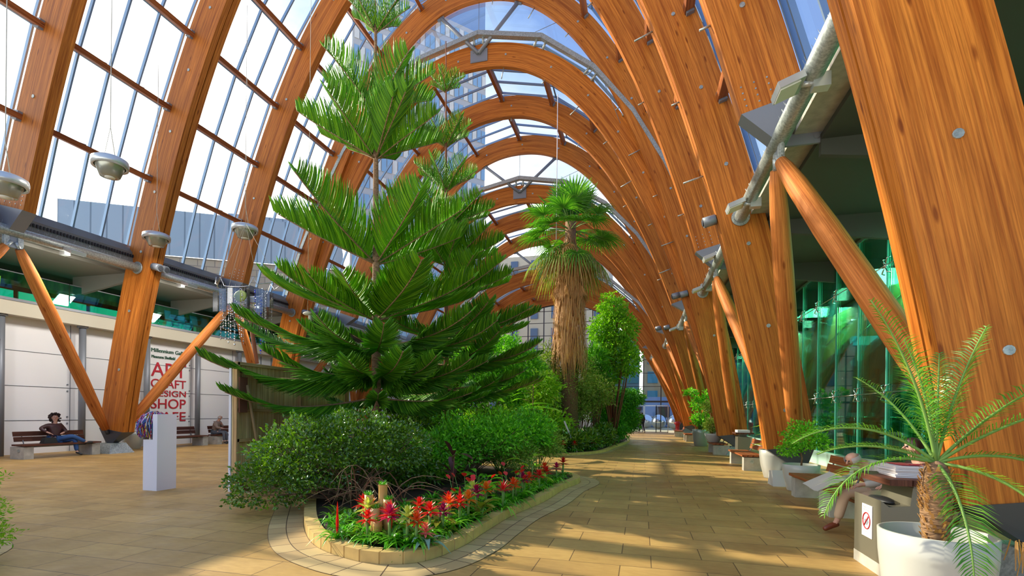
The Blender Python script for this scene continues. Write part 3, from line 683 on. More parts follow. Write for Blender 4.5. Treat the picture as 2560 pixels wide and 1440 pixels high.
# ------------------------------------------------------------------ right side: green glass wall and what stands behind it
GX = 13.2
ORD = 'first second third fourth fifth sixth seventh eighth ninth tenth eleventh twelfth thirteenth fourteenth fifteenth sixteenth seventeenth eighteenth nineteenth twentieth twenty-first twenty-second twenty-third twenty-fourth twenty-fifth twenty-sixth twenty-seventh'.split()
ys = [2.6 + 1.65 * i for i in range(27)]
for i, y_ in enumerate(ys[:-1]):
    t = thing('glass_wall_bay', 'tall green glass wall bay, %s from the viewer on the right' % ORD[i], 'glass wall', (GX, y_, 0), 'green glass wall panes')
    MB().box((GX, y_ + .825, 3.2), (.025, 1.635, 6.4)).build('glass_sheet', M_GGLASS, t)
    MB().box((GX - .02, y_, 3.2), (.035, .03, 6.4)).build('edge_joint', mat('glass_edge', (.10, .45, .36), .2), t)
    if 9 < y_ < 34:
        MB().box((GX + .14, y_, 3.2), (.22, .022, 6.4)).build('glass_fin', M_GGLASS, t)
        for z_ in (2.2, 5.3):
            sp = MB().ball((GX - .07, y_, z_), .05, n=8)
            for a in (-1, 1):
                for b in (-1, 1): sp.tube([(GX - .07, y_, z_), (GX - .09, y_ + a * .13, z_ + b * .17), (GX - .02, y_ + a * .15, z_ + b * .19)], .016, 6)
            sp.build('spider_fitting', M_CHROME, t)
            MB().tube([(GX - .08, y_, z_), (GX - .08, y_ + 1.65, z_)], .012, 6).build('tie_rod', M_CHROME, t)
mb = MB(); mb.box((GX + 4.6, 24, -.03), (9, 46, .1)); struct(mb.build('floor_right', mat('dark_teal_floor', (.06, .12, .10), .4)))
mb = MB(); mb.box((GX + 5.2, 24, 3.2), (.2, 46, 6.6)); struct(mb.build('wall_right', mat('wall_right_teal', (.02, .10, .12), .4)))
g = G(MATS['wall_right_teal']); bt = g.n('TexBrick'); g.l(g.coord('Object', (1, 1, 1), (0, pi / 2, pi / 2)), bt.inputs['Vector'])
for nm, vv in (('Scale', 1.0), ('Mortar Size', .05), ('Brick Width', 1.7), ('Row Height', .8)): bt.inputs[nm].default_value = vv
bt.inputs['Color1'].default_value = (.02, .16, .24, 1); bt.inputs['Color2'].default_value = (.05, .28, .16, 1); bt.inputs['Mortar'].default_value = (.02, .05, .05, 1); g.l(bt.outputs[0], g.b.inputs['Base Color'])
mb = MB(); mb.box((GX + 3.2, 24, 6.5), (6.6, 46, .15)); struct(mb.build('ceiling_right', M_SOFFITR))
mb = MB(); mb.prism([(6, 6.4), (40, 6.4), (40, 3.2), (26, 3.2), (17, 4.1), (6, 6.0)], 'x', GX + 2.6, GX + 2.8); struct(mb.build('wall_right_upper', mat('olive_wall', (.26, .33, .09), .6)))
for i, (y0, z0, y1, z1) in enumerate(((9, 4.2, 14.5, 5.5), (14.5, 3.0, 21, 4.7), (20, 2.5, 27, 4.1))):
    t = thing('stair_flight', 'blue glazed stair flight behind the green glass, %s' % ('nearest', 'middle', 'farthest')[i], 'stairs', (GX + 1.9, y0, z0), 'glazed stairs behind the green glass')
    MB().prism([(y0, z1), (y1, z0), (y1, z0 + .32), (y0, z1 + .32)], 'x', GX + 1.3, GX + 2.4).build('flight', mat('blue_stair', (.03, .42, .55), .3), t)
    for f_ in (.15, .85): MB().tube([(GX + 2.1, y0 + (y1 - y0) * f_, 0), (GX + 2.1, y0 + (y1 - y0) * f_, z1 + (z0 - z1) * f_ + .1)], .06, 8).build('support_post', M_STEEL, t)
    MB().tube([(GX + 1.3, y0, z1 + .9), (GX + 1.3, y1, z0 + .9)], .03, 8).build('handrail', M_CHROME, t)
    b = MB()
    for q in range(12): f = q / 12; b.box((GX + 1.25, y0 + (y1 - y0) * f, z1 + (z0 - z1) * f + .16), (.05, .12, .2))
    tag(b.build('step_ends', mat('pale_blue', (.15, .6, .75), .3), t), kind='stuff')
t = thing('pole_reflection', 'turquoise slanted round shaft standing in for a pole reflection in the green glass', 'column', (GX + .9, 14.4, 0)); MB().tube([(GX + .9, 15.3, .0), (GX + 1.0, 11.9, 6.4)], .14, 14).build('shaft', mat('turquoise', (.10, .42, .40), .35), t); MB().tube([(GX + .9, 15.3, 0), (GX + .9, 15.3, .08)], .22, 12).build('foot', M_STEEL, t)  # reflection of a sloping pole in the glass, built as a solid shaft
t = thing('pole_reflection', 'slanted shaft standing in for a pole reflection in the green glass, farther one', 'column', (GX + .9, 24, 0)); MB().tube([(GX + .9, 25, .0), (GX + 1.0, 20.5, 6.4)], .14, 14).build('shaft', MATS['turquoise'], t); MB().tube([(GX + .9, 25, 0), (GX + .9, 25, .08)], .22, 12).build('foot', M_STEEL, t)  # second pole reflection modelled as a shaft, farther along the glass
for i, y_ in enumerate((8, 13.5, 19, 25, 32)):  # lamps invented to brighten the room behind the green glass
    t = thing('added_ceiling_lamp', 'added ceiling lamp brightening the green glass room, %s from the viewer' % ORD[i], 'lamp', (GX + 2.2, y_, 6.3)); MB().lathe([(0, 0), (.4, 0), (.4, .12), (0, .12)], (GX + 2.2, y_, 6.3), 20).build('diffuser', M_LAMPW, t)
    la = bpy.data.lights.new('room_fill', 'AREA'); la.energy = 480; la.size = 2.2; la.color = (.85, 1, .9); lo = bpy.data.objects.new('room_fill', la); COL.objects.link(lo); lo.location = (GX + 2.2, y_, 6.2)
M_GP = glass('green_rail_glass', (.10, .80, .22), .05)
for i in range(12):
    y_ = 7.0 + i * 2.0
    t = thing('railing_section', 'steel railing with green strips behind the glass wall, %s section' % ORD[i], 'railing', (GX + 1.1, y_, 0), 'railing behind the glass wall')
    MB().tube([(GX + .7, y_, 1.58), (GX + .7, y_ + 2, 1.58)], .024, 8).build('handrail', M_CHROME, t)
    for q in range(2): MB().tube([(GX + .7, y_ + q, 0), (GX + .7, y_ + q, 1.58)], .02, 6).build('post', M_CHROME, t)
    rr = random.Random(i)
    for q in range(9):
        zz = rr.uniform(.15, .7); MB().box((GX + .76, y_ + .2 + q * .2, (zz + 1.45) / 2), (.012, rr.uniform(.05, .15), 1.45 - zz)).build('green_strip', M_GP, t)
for y_, c_, nm in ((13.2, (.45, .62, .03), 'lime'), (12.3, (.25, .35, .03), 'olive green'), (14.1, (.60, .75, .05), 'yellow green')):
    tag(MB().box((GX + 1.5, y_, .67), (.3, .62, 1.3)).build('reception_box', mat('box_' + nm.replace(' ', '_'), c_, .5)), nm + ' box behind the railing in the green room', 'box')
tag(MB().box((GX + 1.9, 17.2, 1.28), (.05, 1.3, 2.5)).build('pale_screen', mat('pale_screen', (.42, .56, .40), .5)), 'pale square notice board behind the green glass', 'board')
mb = MB(); mb.box((GX - .05, 24, .22), (.1, 43, .44)); struct(mb.build('baseboard_right', mat('pale_glass_base', (.45, .68, .60), .3)))

# ------------------------------------------------------------------ far end wall with the doors
EY = 46.25
mb = MB(); H = 11.72; xs = [-9.2 + 1.52 * i for i in range(13)]
def aw(H, x): return H * max(0, 1 - (abs(x) / (AW + .4)) ** AQ) ** (1 / AP) + .5
fr = []
for i, x_ in enumerate(xs):
    top = aw(H, x_)
    struct(MB().box((x_, EY, top / 2), (.09, .12, top)).build('trim_mullion', M_DSTEEL))
for z_ in (2.75, 4.1, 5.3, 6.5, 7.7, 8.9, 10.1, 11.2):
    half = (AW + .3) * max(0, 1 - (z_ / (H + .3)) ** AP) ** (1 / AQ); struct(MB().box((0, EY, z_), (2 * half, .08, .05 if z_ != 2.75 else .16)).build('trim_transom', M_DSTEEL))
n = 50; xx = np.linspace(-10.6, 10.6, n); mb = MB().add([(x, EY, 0) for x in xx] + [(x, EY, aw(H, x)) for x in xx], [(i, i + 1, n + i + 1, n + i) for i in range(n - 1)])
struct(mb.build('window_2', M_GLASS))
# black raking strip where the end glazing meets the right arch
mb = MB()
for sd in (1, -1):
    e_, x_, z_, nx, nz_ = CV[H]; P = [(x_[i] + nx[i] * .6, EY - .1, z_[i] + nz_[i] * .6) for i in (range(0, 240, 6))]
for a, b in zip(P[:-1], P[1:]): beam(mb, a, b, .6, .5, ((b[2] - a[2]), -(b[0] - a[0])))
e_, x_, z_, nx, nz_ = CV[H]; mb = MB()
ii = list(range(0, 241, 6)); V = []
for i in ii: V += [(x_[i] + nx[i] * .05, EY - .1, z_[i] + nz_[i] * .05), (x_[i] + nx[i] * 1.2, EY - .1, z_[i] + nz_[i] * 1.2)]
mb.add(V, [(2 * i, 2 * i + 1, 2 * i + 3, 2 * i + 2) for i in range(len(ii) - 1)]); mb.add([(a, b + .35, c) for a, b, c in V], [(2 * i, 2 * i + 2, 2 * i + 3, 2 * i + 1) for i in range(len(ii) - 1)])
struct(mb.build('trim_end_frame', M_DSTEEL))
for i, x_ in enumerate((5.95, 7.05, 8.15, 9.15)):
    dd = MB()
    for a in (-.5, .5): dd.box((x_ + a, EY - .25, 1.2), (.06, .06, 2.4))
    for z_ in (.04, 2.38): dd.box((x_, EY - .25, z_), (1.0, .06, .08))
    d = struct(dd.build('door_%d' % (i + 1), M_CHROME)); MB().box((x_, EY - .25, 1.2), (.94, .012, 2.3)).build('door_glass', M_GLASS, d)
    MB().tube([(x_ + .38, EY - .32, .9), (x_ + .38, EY - .32, 1.4)], .015, 6).build('door_handle', M_CHROME, d)

# ------------------------------------------------------------------ outside
def building(name, lab, A, dvec, length, depth, z0, z1, mwall, floors, cols, mwin, win=(.55, .6), part_wins=True, cat='building', group=None):
    """box building; A = near corner (x,y); facade runs along unit dvec; body goes away from viewer"""
    dx, dy = dvec; px, py = -dy, dx
    t = thing(name, lab, cat, (A[0], A[1], z0), group)
    P = [(A[0], A[1]), (A[0] + dx * length, A[1] + dy * length), (A[0] + dx * length + px * depth, A[1] + dy * length + py * depth), (A[0] + px * depth, A[1] + py * depth)]
    MB().prism(P, 'z', z0, z1).build('wall', mwall, t)
    fh, cw = (z1 - z0) / floors, length / cols
    for f in range(floors):
        for c_ in range(cols):
            q = (c_ + .5) * cw; cx_, cy_ = A[0] + dx * q - px * .06, A[1] + dy * q - py * .06
            w_ = MB().box((cx_, cy_, z0 + (f + .5) * fh), (cw * win[0], .14, fh * win[1]), rz=math.atan2(dy, dx))
            w_.build('window', mwin, t)
    return t
S = math.sin
M_CLAD = mat('blue_grey_cladding', (.36, .44, .50), .5, .2); g = G(M_CLAD); v = g.coord('UV')
wv = g.n('TexBrick'); g.l(v, wv.inputs['Vector'])
for nm, vv in (('Scale', 1.0), ('Mortar Size', .045), ('Brick Width', .85), ('Row Height', 30)): wv.inputs[nm].default_value = vv
wv.offset = 0; wv.inputs['Color1'].default_value = (.38, .47, .54, 1); wv.inputs['Color2'].default_value = (.35, .44, .51, 1); wv.inputs['Mortar'].default_value = (.20, .26, .31, 1); g.l(wv.outputs[0], g.b.inputs['Base Color'])
M_BRK = mat('buff_brick', (.44, .37, .28), .8); g = G(M_BRK); v = g.coord('UV'); wv = g.n('TexBrick'); g.l(v, wv.inputs['Vector'])
for nm, vv in (('Scale', 1.0), ('Mortar Size', .03), ('Brick Width', 1.0), ('Row Height', .42)): wv.inputs[nm].default_value = vv
wv.inputs['Color1'].default_value = (.50, .42, .31, 1); wv.inputs['Color2'].default_value = (.42, .35, .26, 1); wv.inputs['Mortar'].default_value = (.28, .24, .2, 1); g.l(wv.outputs[0], g.b.inputs['Base Color'])
# theatre with clad top floor: facade line from near-left to far-right
import mathutils
cyw, syw = cos(.2615), sin(.2615)
def cw2(r, d): return (CAMX + r * cyw - d * syw, r * syw + d * cyw)     # rightwards r, ahead d (metres) from the viewpoint
Pa, Pb = Vector(cw2(-27.5, 30.3)), Vector(cw2(-14, 34.0)); dv = (Pb - Pa).normalized(); Ln = (Pb - Pa).length + 2
t = thing('theatre_building', 'blue-grey clad and buff brick building outside the left glazing', 'building', (Pa.x, Pa.y, 0))
nv = Vector((-dv.y, dv.x))
def quadbox(mb, o, L, dep, z0, z1, of=0):
    A = [o + nv * of, o + dv * L + nv * of, o + dv * L + nv * dep, o + nv * dep]
    V = [(a.x, a.y, z) for z in (z0, z1) for a in A]
    for f, uvl in (((0, 1, 5, 4), [(0, z0), (L, z0), (L, z1), (0, z1)]), ((1, 2, 6, 5), [(0, z0), (dep, z0), (dep, z1), (0, z1)]), ((3, 0, 4, 7), [(0, z0), (dep, z0), (dep, z1), (0, z1)]), ((4, 5, 6, 7), [(0, 0)] * 4)):
        mb.add([V[i] for i in f], [(0, 1, 2, 3)], 0, uvl)
    return mb
quadbox(MB(), Pa, Ln, 10, 11.4, 14.3, -.15).build('clad_storey', M_CLAD, t)
quadbox(MB(), Pa, Ln, 10, 0, 11.4).build('brick_wall', M_BRK, t)
quadbox(MB(), Pa + dv * 9, Ln - 9, 8, 14.3, 14.9, 1).build('roof_box', M_CLAD, t)
c_ = Pa + dv * 13.2 + nv * 1; MB().tube([(c_.x, c_.y, 14.3), (c_.x, c_.y, 15.2)], .3, 12).tube([(c_.x, c_.y, 15.2), (c_.x, c_.y, 15.35), (c_.x, c_.y, 15.7)], [.62, .62, .25], 14).build('roof_cowl', M_CLAD, t)
quadbox(MB(), Pa + dv * 9, 5, .3, 8.6, 9.6, -.1).build('window', mat('blue_window2', (.10, .22, .38), .2), t)
# glass tower turned 45 degrees
M_TWB = mat('tower_spandrel', (.50, .48, .46), .5); M_TWW = mat('tower_white', (.62, .68, .76), .6)
M_TG = mat('tower_glass', (.26, .42, .58), .2); M_TP = mat('tower_pale_panel', (.72, .68, .60), .6); M_TB = mat('tower_blue_crown', (.22, .32, .50), .4)
D0 = 78.0; Pa = Vector(cw2((873 - 1271) / F * D0, D0)); tdir = Vector((sin(R(43)), cos(R(43)))); Pv = Vector((-tdir.y, tdir.x))
# length so that the far corner falls at pixel column 1205
def uof(p): q = Vector((p.x - CAMX, p.y)); r = q.x * cyw + q.y * syw; d = -q.x * syw + q.y * cyw; return 1271 + F * r / d
L = 5.0
while uof(Pa + tdir * L) < 1203 and L < 80: L += .25
t = thing('glass_tower', 'tall blue glass office tower seen through the roof left of centre', 'tower', (Pa.x, Pa.y, 0))
nv, dv = Pv, tdir
TH = 80.0; fh = 3.3
MB_ = quadbox(MB(), Pa, L, 16, 0, TH - 10, 0); MB_.build('core_wall', M_TWB, t)
quadbox(MB(), Pa + nv * .2 - dv * .15, .12, 13.5, 0, TH - 10, 0).build('white_end_wall', M_TWW, t)
quadbox(MB(), Pa + dv * 1, L - 1, 14, TH - 10, TH, .4).build('crown', M_TB, t)
nb = 26; cwid = L / nb; rr = random.Random(4)
for f in range(int((TH - 10) / fh)):
    z0 = f * fh + .85; mb = MB()
    for q in range(nb):
        o = Pa + dv * (q * cwid + .12); A = [o - nv * .12, o + dv * (cwid - .14) - nv * .12]
        pale = (q + f // 3) % 5 in (1, 3)
        mb.add([(A[0].x, A[0].y, z0), (A[1].x, A[1].y, z0), (A[1].x, A[1].y, z0 + fh - 1.05), (A[0].x, A[0].y, z0 + fh - 1.05)], [(0, 1, 2, 3)], 1 if pale else 0)
    o = Pa - nv * .14
    mb.build('window_band', [M_TG, M_TP], t)
for i, nm in enumerate(('beige office block with tall narrow windows beyond the far glass wall', )):
    building('office_block', nm, (-14.5, 60), (1, 0), 18, 8, 0, 21, mat('beige_stone', (.56, .50, .38), .8), 5, 7, mat('block_window', (.08, .14, .24), .2), (.34, .72))
building('corner_block', 'ochre and grey block right of the beige office block', (7.6, 78), (1, 0), 8, 10, 0, 11.5, mat('ochre_stone', (.72, .50, .24), .8), 4, 3, mat('teal_window', (.05, .35, .42), .2), (.55, .6))
building('teal_block', 'dark teal glazed block behind the fig tree', (-6, 76), (1, 0), 13, 8, 0, 14, mat('teal_frame', (.22, .30, .28), .5), 7, 7, mat('teal_pane', (.08, .26, .26), .15), (.85, .8))
building('glass_block', 'pale glass block behind the low blue building', (16.2, 84), (1, 0), 20, 10, 0, 13, mat('pale_frame', (.42, .48, .58), .5), 5, 8, mat('glassy_blue', (.22, .36, .52), .15), (.8, .8))
building('low_building', 'low pale blue building beyond the doors', (4.8, 68), (1, 0), 14, 5, 0, 3.9, mat('pale_blue_wall', (.30, .42, .62), .6), 1, 4, mat('brown_window', (.14, .08, .06), .3), (.5, .35))
for i, (x_, y_, nm) in enumerate(((9.25, 58, 'middle of three'), (7.9, 60, 'left of three'), (10.9, 57, 'right of three'))):
    tag(MB().ball((x_, y_, .8), .8, n=24).build('steel_sphere', M_CHROME), 'big polished steel sphere outside the doors, ' + nm, 'sculpture', 'steel spheres outside')
def car(x, y, col, lab):
    t = thing('car', lab, 'car', (x, y, 0), 'parked cars outside')
    MB().prism([(x - 2.1, .35), (x + 2.1, .35), (x + 2.15, .8), (x + 1.3, .95), (x + .7, 1.4), (x - .9, 1.42), (x - 1.6, .95), (x - 2.1, .85)], 'y', y - .8, y + .8).build('body', mat('car_' + lab[:5].replace(' ', '_'), col, .25, .3), t)
    MB().prism([(x + 1.2, .95), (x + .68, 1.34), (x - .88, 1.36), (x - 1.4, .95)], 'y', y - .82, y + .82).build('windows', M_BLACK, t)
    for a in (-1.3, 1.3): MB().tube([(x + a, y - .84, .33), (x + a, y + .84, .33)], .33, 14).build('wheel', M_BLACK, t)
car(8.2, 65, (.6, .62, .66), 'silver parked car beyond the doors'); car(12.2, 65.5, (.12, .14, .2), 'dark parked car beyond the doors')
t = thing('red_post', 'dark red round litter post by the right hand door', 'post', (10.35, 44.6, 0)); MB().lathe([(0, 0), (.24, 0), (.24, .15), (.17, .2), (.17, .75), (.26, .8), (.26, .98), (0, 1.05)], (10.35, 44.6, 0), 16).build('body', M_RED, t); MB().tube([(10.35, 44.32, .6), (10.35, 44.45, .6)], .06, 8).build('nozzle', M_RED, t)

# ------------------------------------------------------------------ plant builders
def leaves(mb, P, D, Lf, Wf, mi=0, fold=.25, jit=1.0):
    """one folded pointed leaf per point; P points (n,3), D directions (n,3)"""
    n = len(P); D = D / (np.linalg.norm(D, axis=1)[:, None] + 1e-9)
    r = rng.normal(size=(n, 3)); S_ = np.cross(D, r); S_ /= (np.linalg.norm(S_, axis=1)[:, None] + 1e-9); U = np.cross(S_, D)
    L = (Lf * rng.uniform(.7, 1.25, n))[:, None]; W = (Wf * rng.uniform(.8, 1.2, n))[:, None]
    a = P; t = P + D * L - U * L * .12; m = P + D * L * .5; l = m + S_ * W * .5 + U * W * fold; rr_ = m - S_ * W * .5 + U * W * fold
    V = np.stack([a, rr_, t, l, m], 1).reshape(-1, 3); b = np.arange(n) * 5
    F_ = np.stack([b, b + 1, b + 2, b + 4], 1); G_ = np.stack([b, b + 4, b + 2, b + 3], 1)
    mb.add(V, [tuple(x) for x in F_.tolist()] + [tuple(x) for x in G_.tolist()], mi)
def blob(n, c, r, shell=.55, flat=None):
    d = rng.normal(size=(n, 3)); d /= np.linalg.norm(d, axis=1)[:, None]
    q = rng.uniform(shell, 1.0, n)[:, None] ** .7
    nz_ = 1 + .18 * np.sin(d[:, 0] * 7 + c[0]) * np.cos(d[:, 1] * 6 + c[1]) + .12 * np.sin(d[:, 2] * 9)
    P = np.array(c) + d * q * np.array(r) * nz_[:, None]
    return P, d
def twigs(mb, base, tips, rad, mi):
    for tp in tips:
        b = Vector(base) + Vector(rng.uniform(-.08, .08, 3) * [1, 1, 0]); tp = Vector(tp); m = b.lerp(tp, .5) + Vector((rng.uniform(-.1, .1), rng.uniform(-.1, .1), .08))
        mb.tube([b, m, tp], [rad, rad * .7, rad * .3], 5, mi)
def shrub(name, lab, base, blobs, n, lf, wf, leafm, stem=M_BARK, ntw=14, tw=.02, cat='shrub', group=None, up=.35, shell=.5, out=1.0):
    t = thing(name, lab, cat, base, group); fo = MB(); tot = sum(b[1][0] * b[1][1] + b[1][2] * (b[1][0] + b[1][1]) for b in blobs); tips = []
    for c_, r in blobs:
        k = int(n * (r[0] * r[1] + r[2] * (r[0] + r[1])) / tot); P, d = blob(k, c_, r, shell)
        ok = P[:, 2] > .14; P, d = P[ok], d[ok]
        D = d * out + rng.normal(size=d.shape) * .7 + np.array([0, 0, up]); leaves(fo, P, D, lf, wf)
        for q in range(max(2, ntw // len(blobs))): 
            e_ = rng.normal(size=3); e_ /= np.linalg.norm(e_); tp = np.array(c_) + e_ * np.array(r) * .75
            if tp[2] > .1: tips.append(tp)
    tag(fo.build('foliage', leafm, t), kind='stuff'); st_ = MB(); twigs(st_, (base[0], base[1], base[2]), tips, tw, 0); st_.build('stems', stem, t)
    return t
def strap(mb, o, az, L, w_, rise, droop, mi=0, n=6, chan=.25):
    """arching strap leaf"""
    d = np.array([cos(az), sin(az)]); s_ = np.array([-sin(az), cos(az)]); V = []
    for i in range(n + 1):
        t = i / n; x = L * (t * cos(rise) ** (1 - t * .3)); z = L * (sin(rise) * t - droop * t * t); ww = w_ * (.55 + 1.2 * t - 1.75 * t ** 2.2) if t < 1 else 0.002
        ww = max(ww, .003)
        for q, e_ in ((-1, chan), (0, 0), (1, chan)):
            V.append((o[0] + d[0] * x + s_[0] * ww * q, o[1] + d[1] * x + s_[1] * ww * q, o[2] + z + abs(q) * e_ * ww))
    mb.add(V, [(i * 3 + j, i * 3 + j + 1, (i + 1) * 3 + j + 1, (i + 1) * 3 + j) for i in range(n) for j in range(2)], mi, None, True)

def bough(parent, O, az, L, e0, e1, sag, width, step, drop, m, rad=.011, up=35, seed=0, nm='bough'):
    """Norfolk-pine bough: axis from O; e0/e1 start/end elevation (rad); two combs of rope-like branchlets"""
    rr = np.random.default_rng(seed); n = max(8, int(L / .12)); ax = [np.array(O, float)]; ds = []
    for i in range(n):
        t = i / n; el_ = e0 * (1 - t) + e1 * t - sag * sin(pi * t); d = np.array([cos(az) * cos(el_), sin(az) * cos(el_), sin(el_)]); ds.append(d); ax.append(ax[-1] + d * L / n)
    ds.append(ds[-1]); A = np.array(ax); Dd = np.array(ds); mb = MB()
    mb.tube([tuple(a) for a in A[::2]], [max(.006, .006 * L + .012 * L * .5 * (1 - i / (len(A[::2]) - 1))) * .55 + .004 for i in range(len(A[::2]))], 5, 1)
    cum = np.linspace(0, 1, n + 1); sd_az = np.array([-sin(az), cos(az), 0])
    k = int(L * .93 / step); tt = np.linspace(.10, .985, k); allV = []; nseg = 5
    for side in (-1, 1):
        t = tt + rr.uniform(-.3, .3, k) * step / L; B = np.stack([np.interp(t, cum, A[:, j]) for j in range(3)], 1); T = np.stack([np.interp(t, cum, Dd[:, j]) for j in range(3)], 1)
        T /= np.linalg.norm(T, axis=1)[:, None]; UPV = np.cross(np.tile(sd_az, (k, 1)), T); UPV *= np.sign(UPV[:, 2:3] + 1e-9)
        prof = np.clip(np.sin(np.clip((t - .02) / .98, 0, 1) ** .75 * pi * .93) ** .6, .12, 1) * (1.0 - .35 * t); ln = 1.3 * width * prof * rr.uniform(.85, 1.1, k)
        dr = drop * np.clip((1.15 - t * 1.25), 0, 1); upf = np.tan(R(up)) * (1 - dr)
        D0 = sd_az * side * (.95 - .5 * dr[:, None]) + T * .62 + UPV * upf[:, None] + np.array([0, 0, -1.0]) * dr[:, None] * .9; D0 /= np.linalg.norm(D0, axis=1)[:, None]
        D1 = D0 + T * .9 + UPV * .45 * (1 - dr[:, None]) + np.array([0, 0, -.8]) * dr[:, None] + rr.normal(size=(k, 3)) * .13; D1 /= np.linalg.norm(D1, axis=1)[:, None]
        allV.append((B, D0, D1, ln))
    B, D0, D1, ln = [np.concatenate(q) for q in zip(*allV)]; K = len(B); P = [B]
    for i in range(nseg):
        f = (i + .5) / nseg; d = D0 * (1 - f) + D1 * f; d /= np.linalg.norm(d, axis=1)[:, None]; P.append(P[-1] + d * (ln / nseg)[:, None])
    r0 = rr.normal(size=(K, 3)); a1 = np.cross(D0, r0); a1 /= np.linalg.norm(a1, axis=1)[:, None]; b1 = np.cross(D0, a1); prof = [.55, 1, 1.1, 1.05, .9, .15]; V = np.zeros((K, nseg + 1, 3, 3))
    for i in range(nseg + 1):
        for j in range(3):
            an = 2 * pi * j / 3; V[:, i, j] = P[i] + (a1 * cos(an) + b1 * sin(an)) * rad * prof[i]
    V = V.reshape(-1, 3); base = (np.arange(K) * (nseg + 1) * 3)[:, None]; q = np.array([(i * 3 + j, i * 3 + (j + 1) % 3, (i + 1) * 3 + (j + 1) % 3, (i + 1) * 3 + j) for i in range(nseg) for j in range(3)])
    Fa = (base[:, :, None] + q[None]).reshape(-1, 4); mb.add(V, [tuple(f) for f in Fa.tolist()], 0, None, True)
    return mb.build(nm, [m, M_BARK], parent)
def norfolk(lab, base, top, lean, tiers, tr, seed):
    t = thing('norfolk_pine', lab, 'tree', base, 'layered pines in the near bed'); b = Vector(base)
    pt = lambda z: (b.x + lean * (z - b.z), b.y, z)
    zs = np.linspace(b.z, top, 14); MB().tube([pt(z) for z in zs], [tr * (1 - .86 * i / 13) for i in range(14)], 10).build('trunk', M_BARK if seed < 50 else M_BARKR, t)
    s_ = seed
    for (z, L, e0, e1, sag, wd, drop, azs, m) in tiers:
        for i, a in enumerate(azs):
            s_ += 1; a_, Lf = (a, 1) if not isinstance(a, tuple) else a
            rr = random.Random(s_)
            bough(t, pt(z + rr.uniform(-.03, .03)), R(a_ + rr.uniform(-5, 5)), L * Lf * rr.uniform(.92, 1.06), R(e0 + rr.uniform(-5, 5)), R(e1 + rr.uniform(-5, 5)), R(sag), wd * Lf ** .5, .032 if L < 1.6 else .024, drop, m, .0095 if L < 1.2 else .0135, 42 if drop < .2 else 25, s_)
    return t
six = lambda o: [o + 60 * i for i in range(6)]
norfolk('tallest layered pine with glossy green tiers, nearest the viewer', (1.75, 9.9, .08), 11.1, -.015, [
    (10.75, .55, 55, 45, 0, .28, 0, six(20), L_PINE),
    (10.0, .98, 42, 30, -4, .42, 0, [12, -16, 75, 130, 168, 250, 215], L_PINE),
    (8.18, 1.55, 40, 26, -2, .62, 0, [8, -25, 50, 118, 160, 190, 248], L_PINE),
    (7.2, 1.75, 28, 28, 4, .66, 0, [0, -40, 48, 100, 140, 178, 215, 262, 310], L_PINE),
    (4.87, 2.4, 24, 30, 2, .80, .05, [5, -32, 42, 95, 140, 176, 208, 262], L_PINE),
    (3.62, 2.75, 16, 34, 8, .78, .3, [(2, .95), (-38, .9), 45, 105, (150, 1.05), (186, 1.15), (226, .85), (275, .62), (248, .7), (322, .75)], L_PINE),
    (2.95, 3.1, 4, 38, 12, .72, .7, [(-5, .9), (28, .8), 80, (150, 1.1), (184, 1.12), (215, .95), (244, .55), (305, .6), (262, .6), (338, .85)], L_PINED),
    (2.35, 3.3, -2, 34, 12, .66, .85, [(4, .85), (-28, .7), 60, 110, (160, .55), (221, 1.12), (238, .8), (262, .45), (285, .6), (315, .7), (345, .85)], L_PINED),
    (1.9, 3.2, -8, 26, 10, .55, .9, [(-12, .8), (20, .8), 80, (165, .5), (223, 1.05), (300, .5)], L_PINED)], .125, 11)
norfolk('slender second pine behind and right of the tallest one', (2.14, 13.0, .08), 12.0, -.012, [
    (10.57, .62, 40, 30, 0, .26, 0, [10, -30, 60, 130, 175, 215, 270], L_PINE),
    (9.02, .98, 38, 28, 0, .40, 0, [0, -35, 50, 110, 165, 200, 255], L_PINE),
    (7.75, 1.12, 40, 30, 0, .46, 0, [5, -32, 60, 128, 170, 215, 265], L_PINE),
    (6.75, 1.55, 26, 26, 2, .56, 0, [5, -30, 45, 100, 150, 182, 214, 270], L_PINE),
    (5.7, 1.75, 22, 26, 2, .64, 0, [8, -26, 50, 110, 160, 195, 262, 300], L_PINE),
    (4.74, 2.1, 18, 26, 4, .66, .1, [4, -22, 50, 110, 165, 195, 230, 310], L_PINE),
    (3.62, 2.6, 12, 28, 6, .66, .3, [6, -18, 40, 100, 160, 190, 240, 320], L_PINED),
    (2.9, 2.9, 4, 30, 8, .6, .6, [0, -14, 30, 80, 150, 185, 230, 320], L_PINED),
    (2.2, 2.8, 0, 26, 8, .55, .8, [0, -20, 30, 90, 150, 320], L_PINED)], .085, 61)

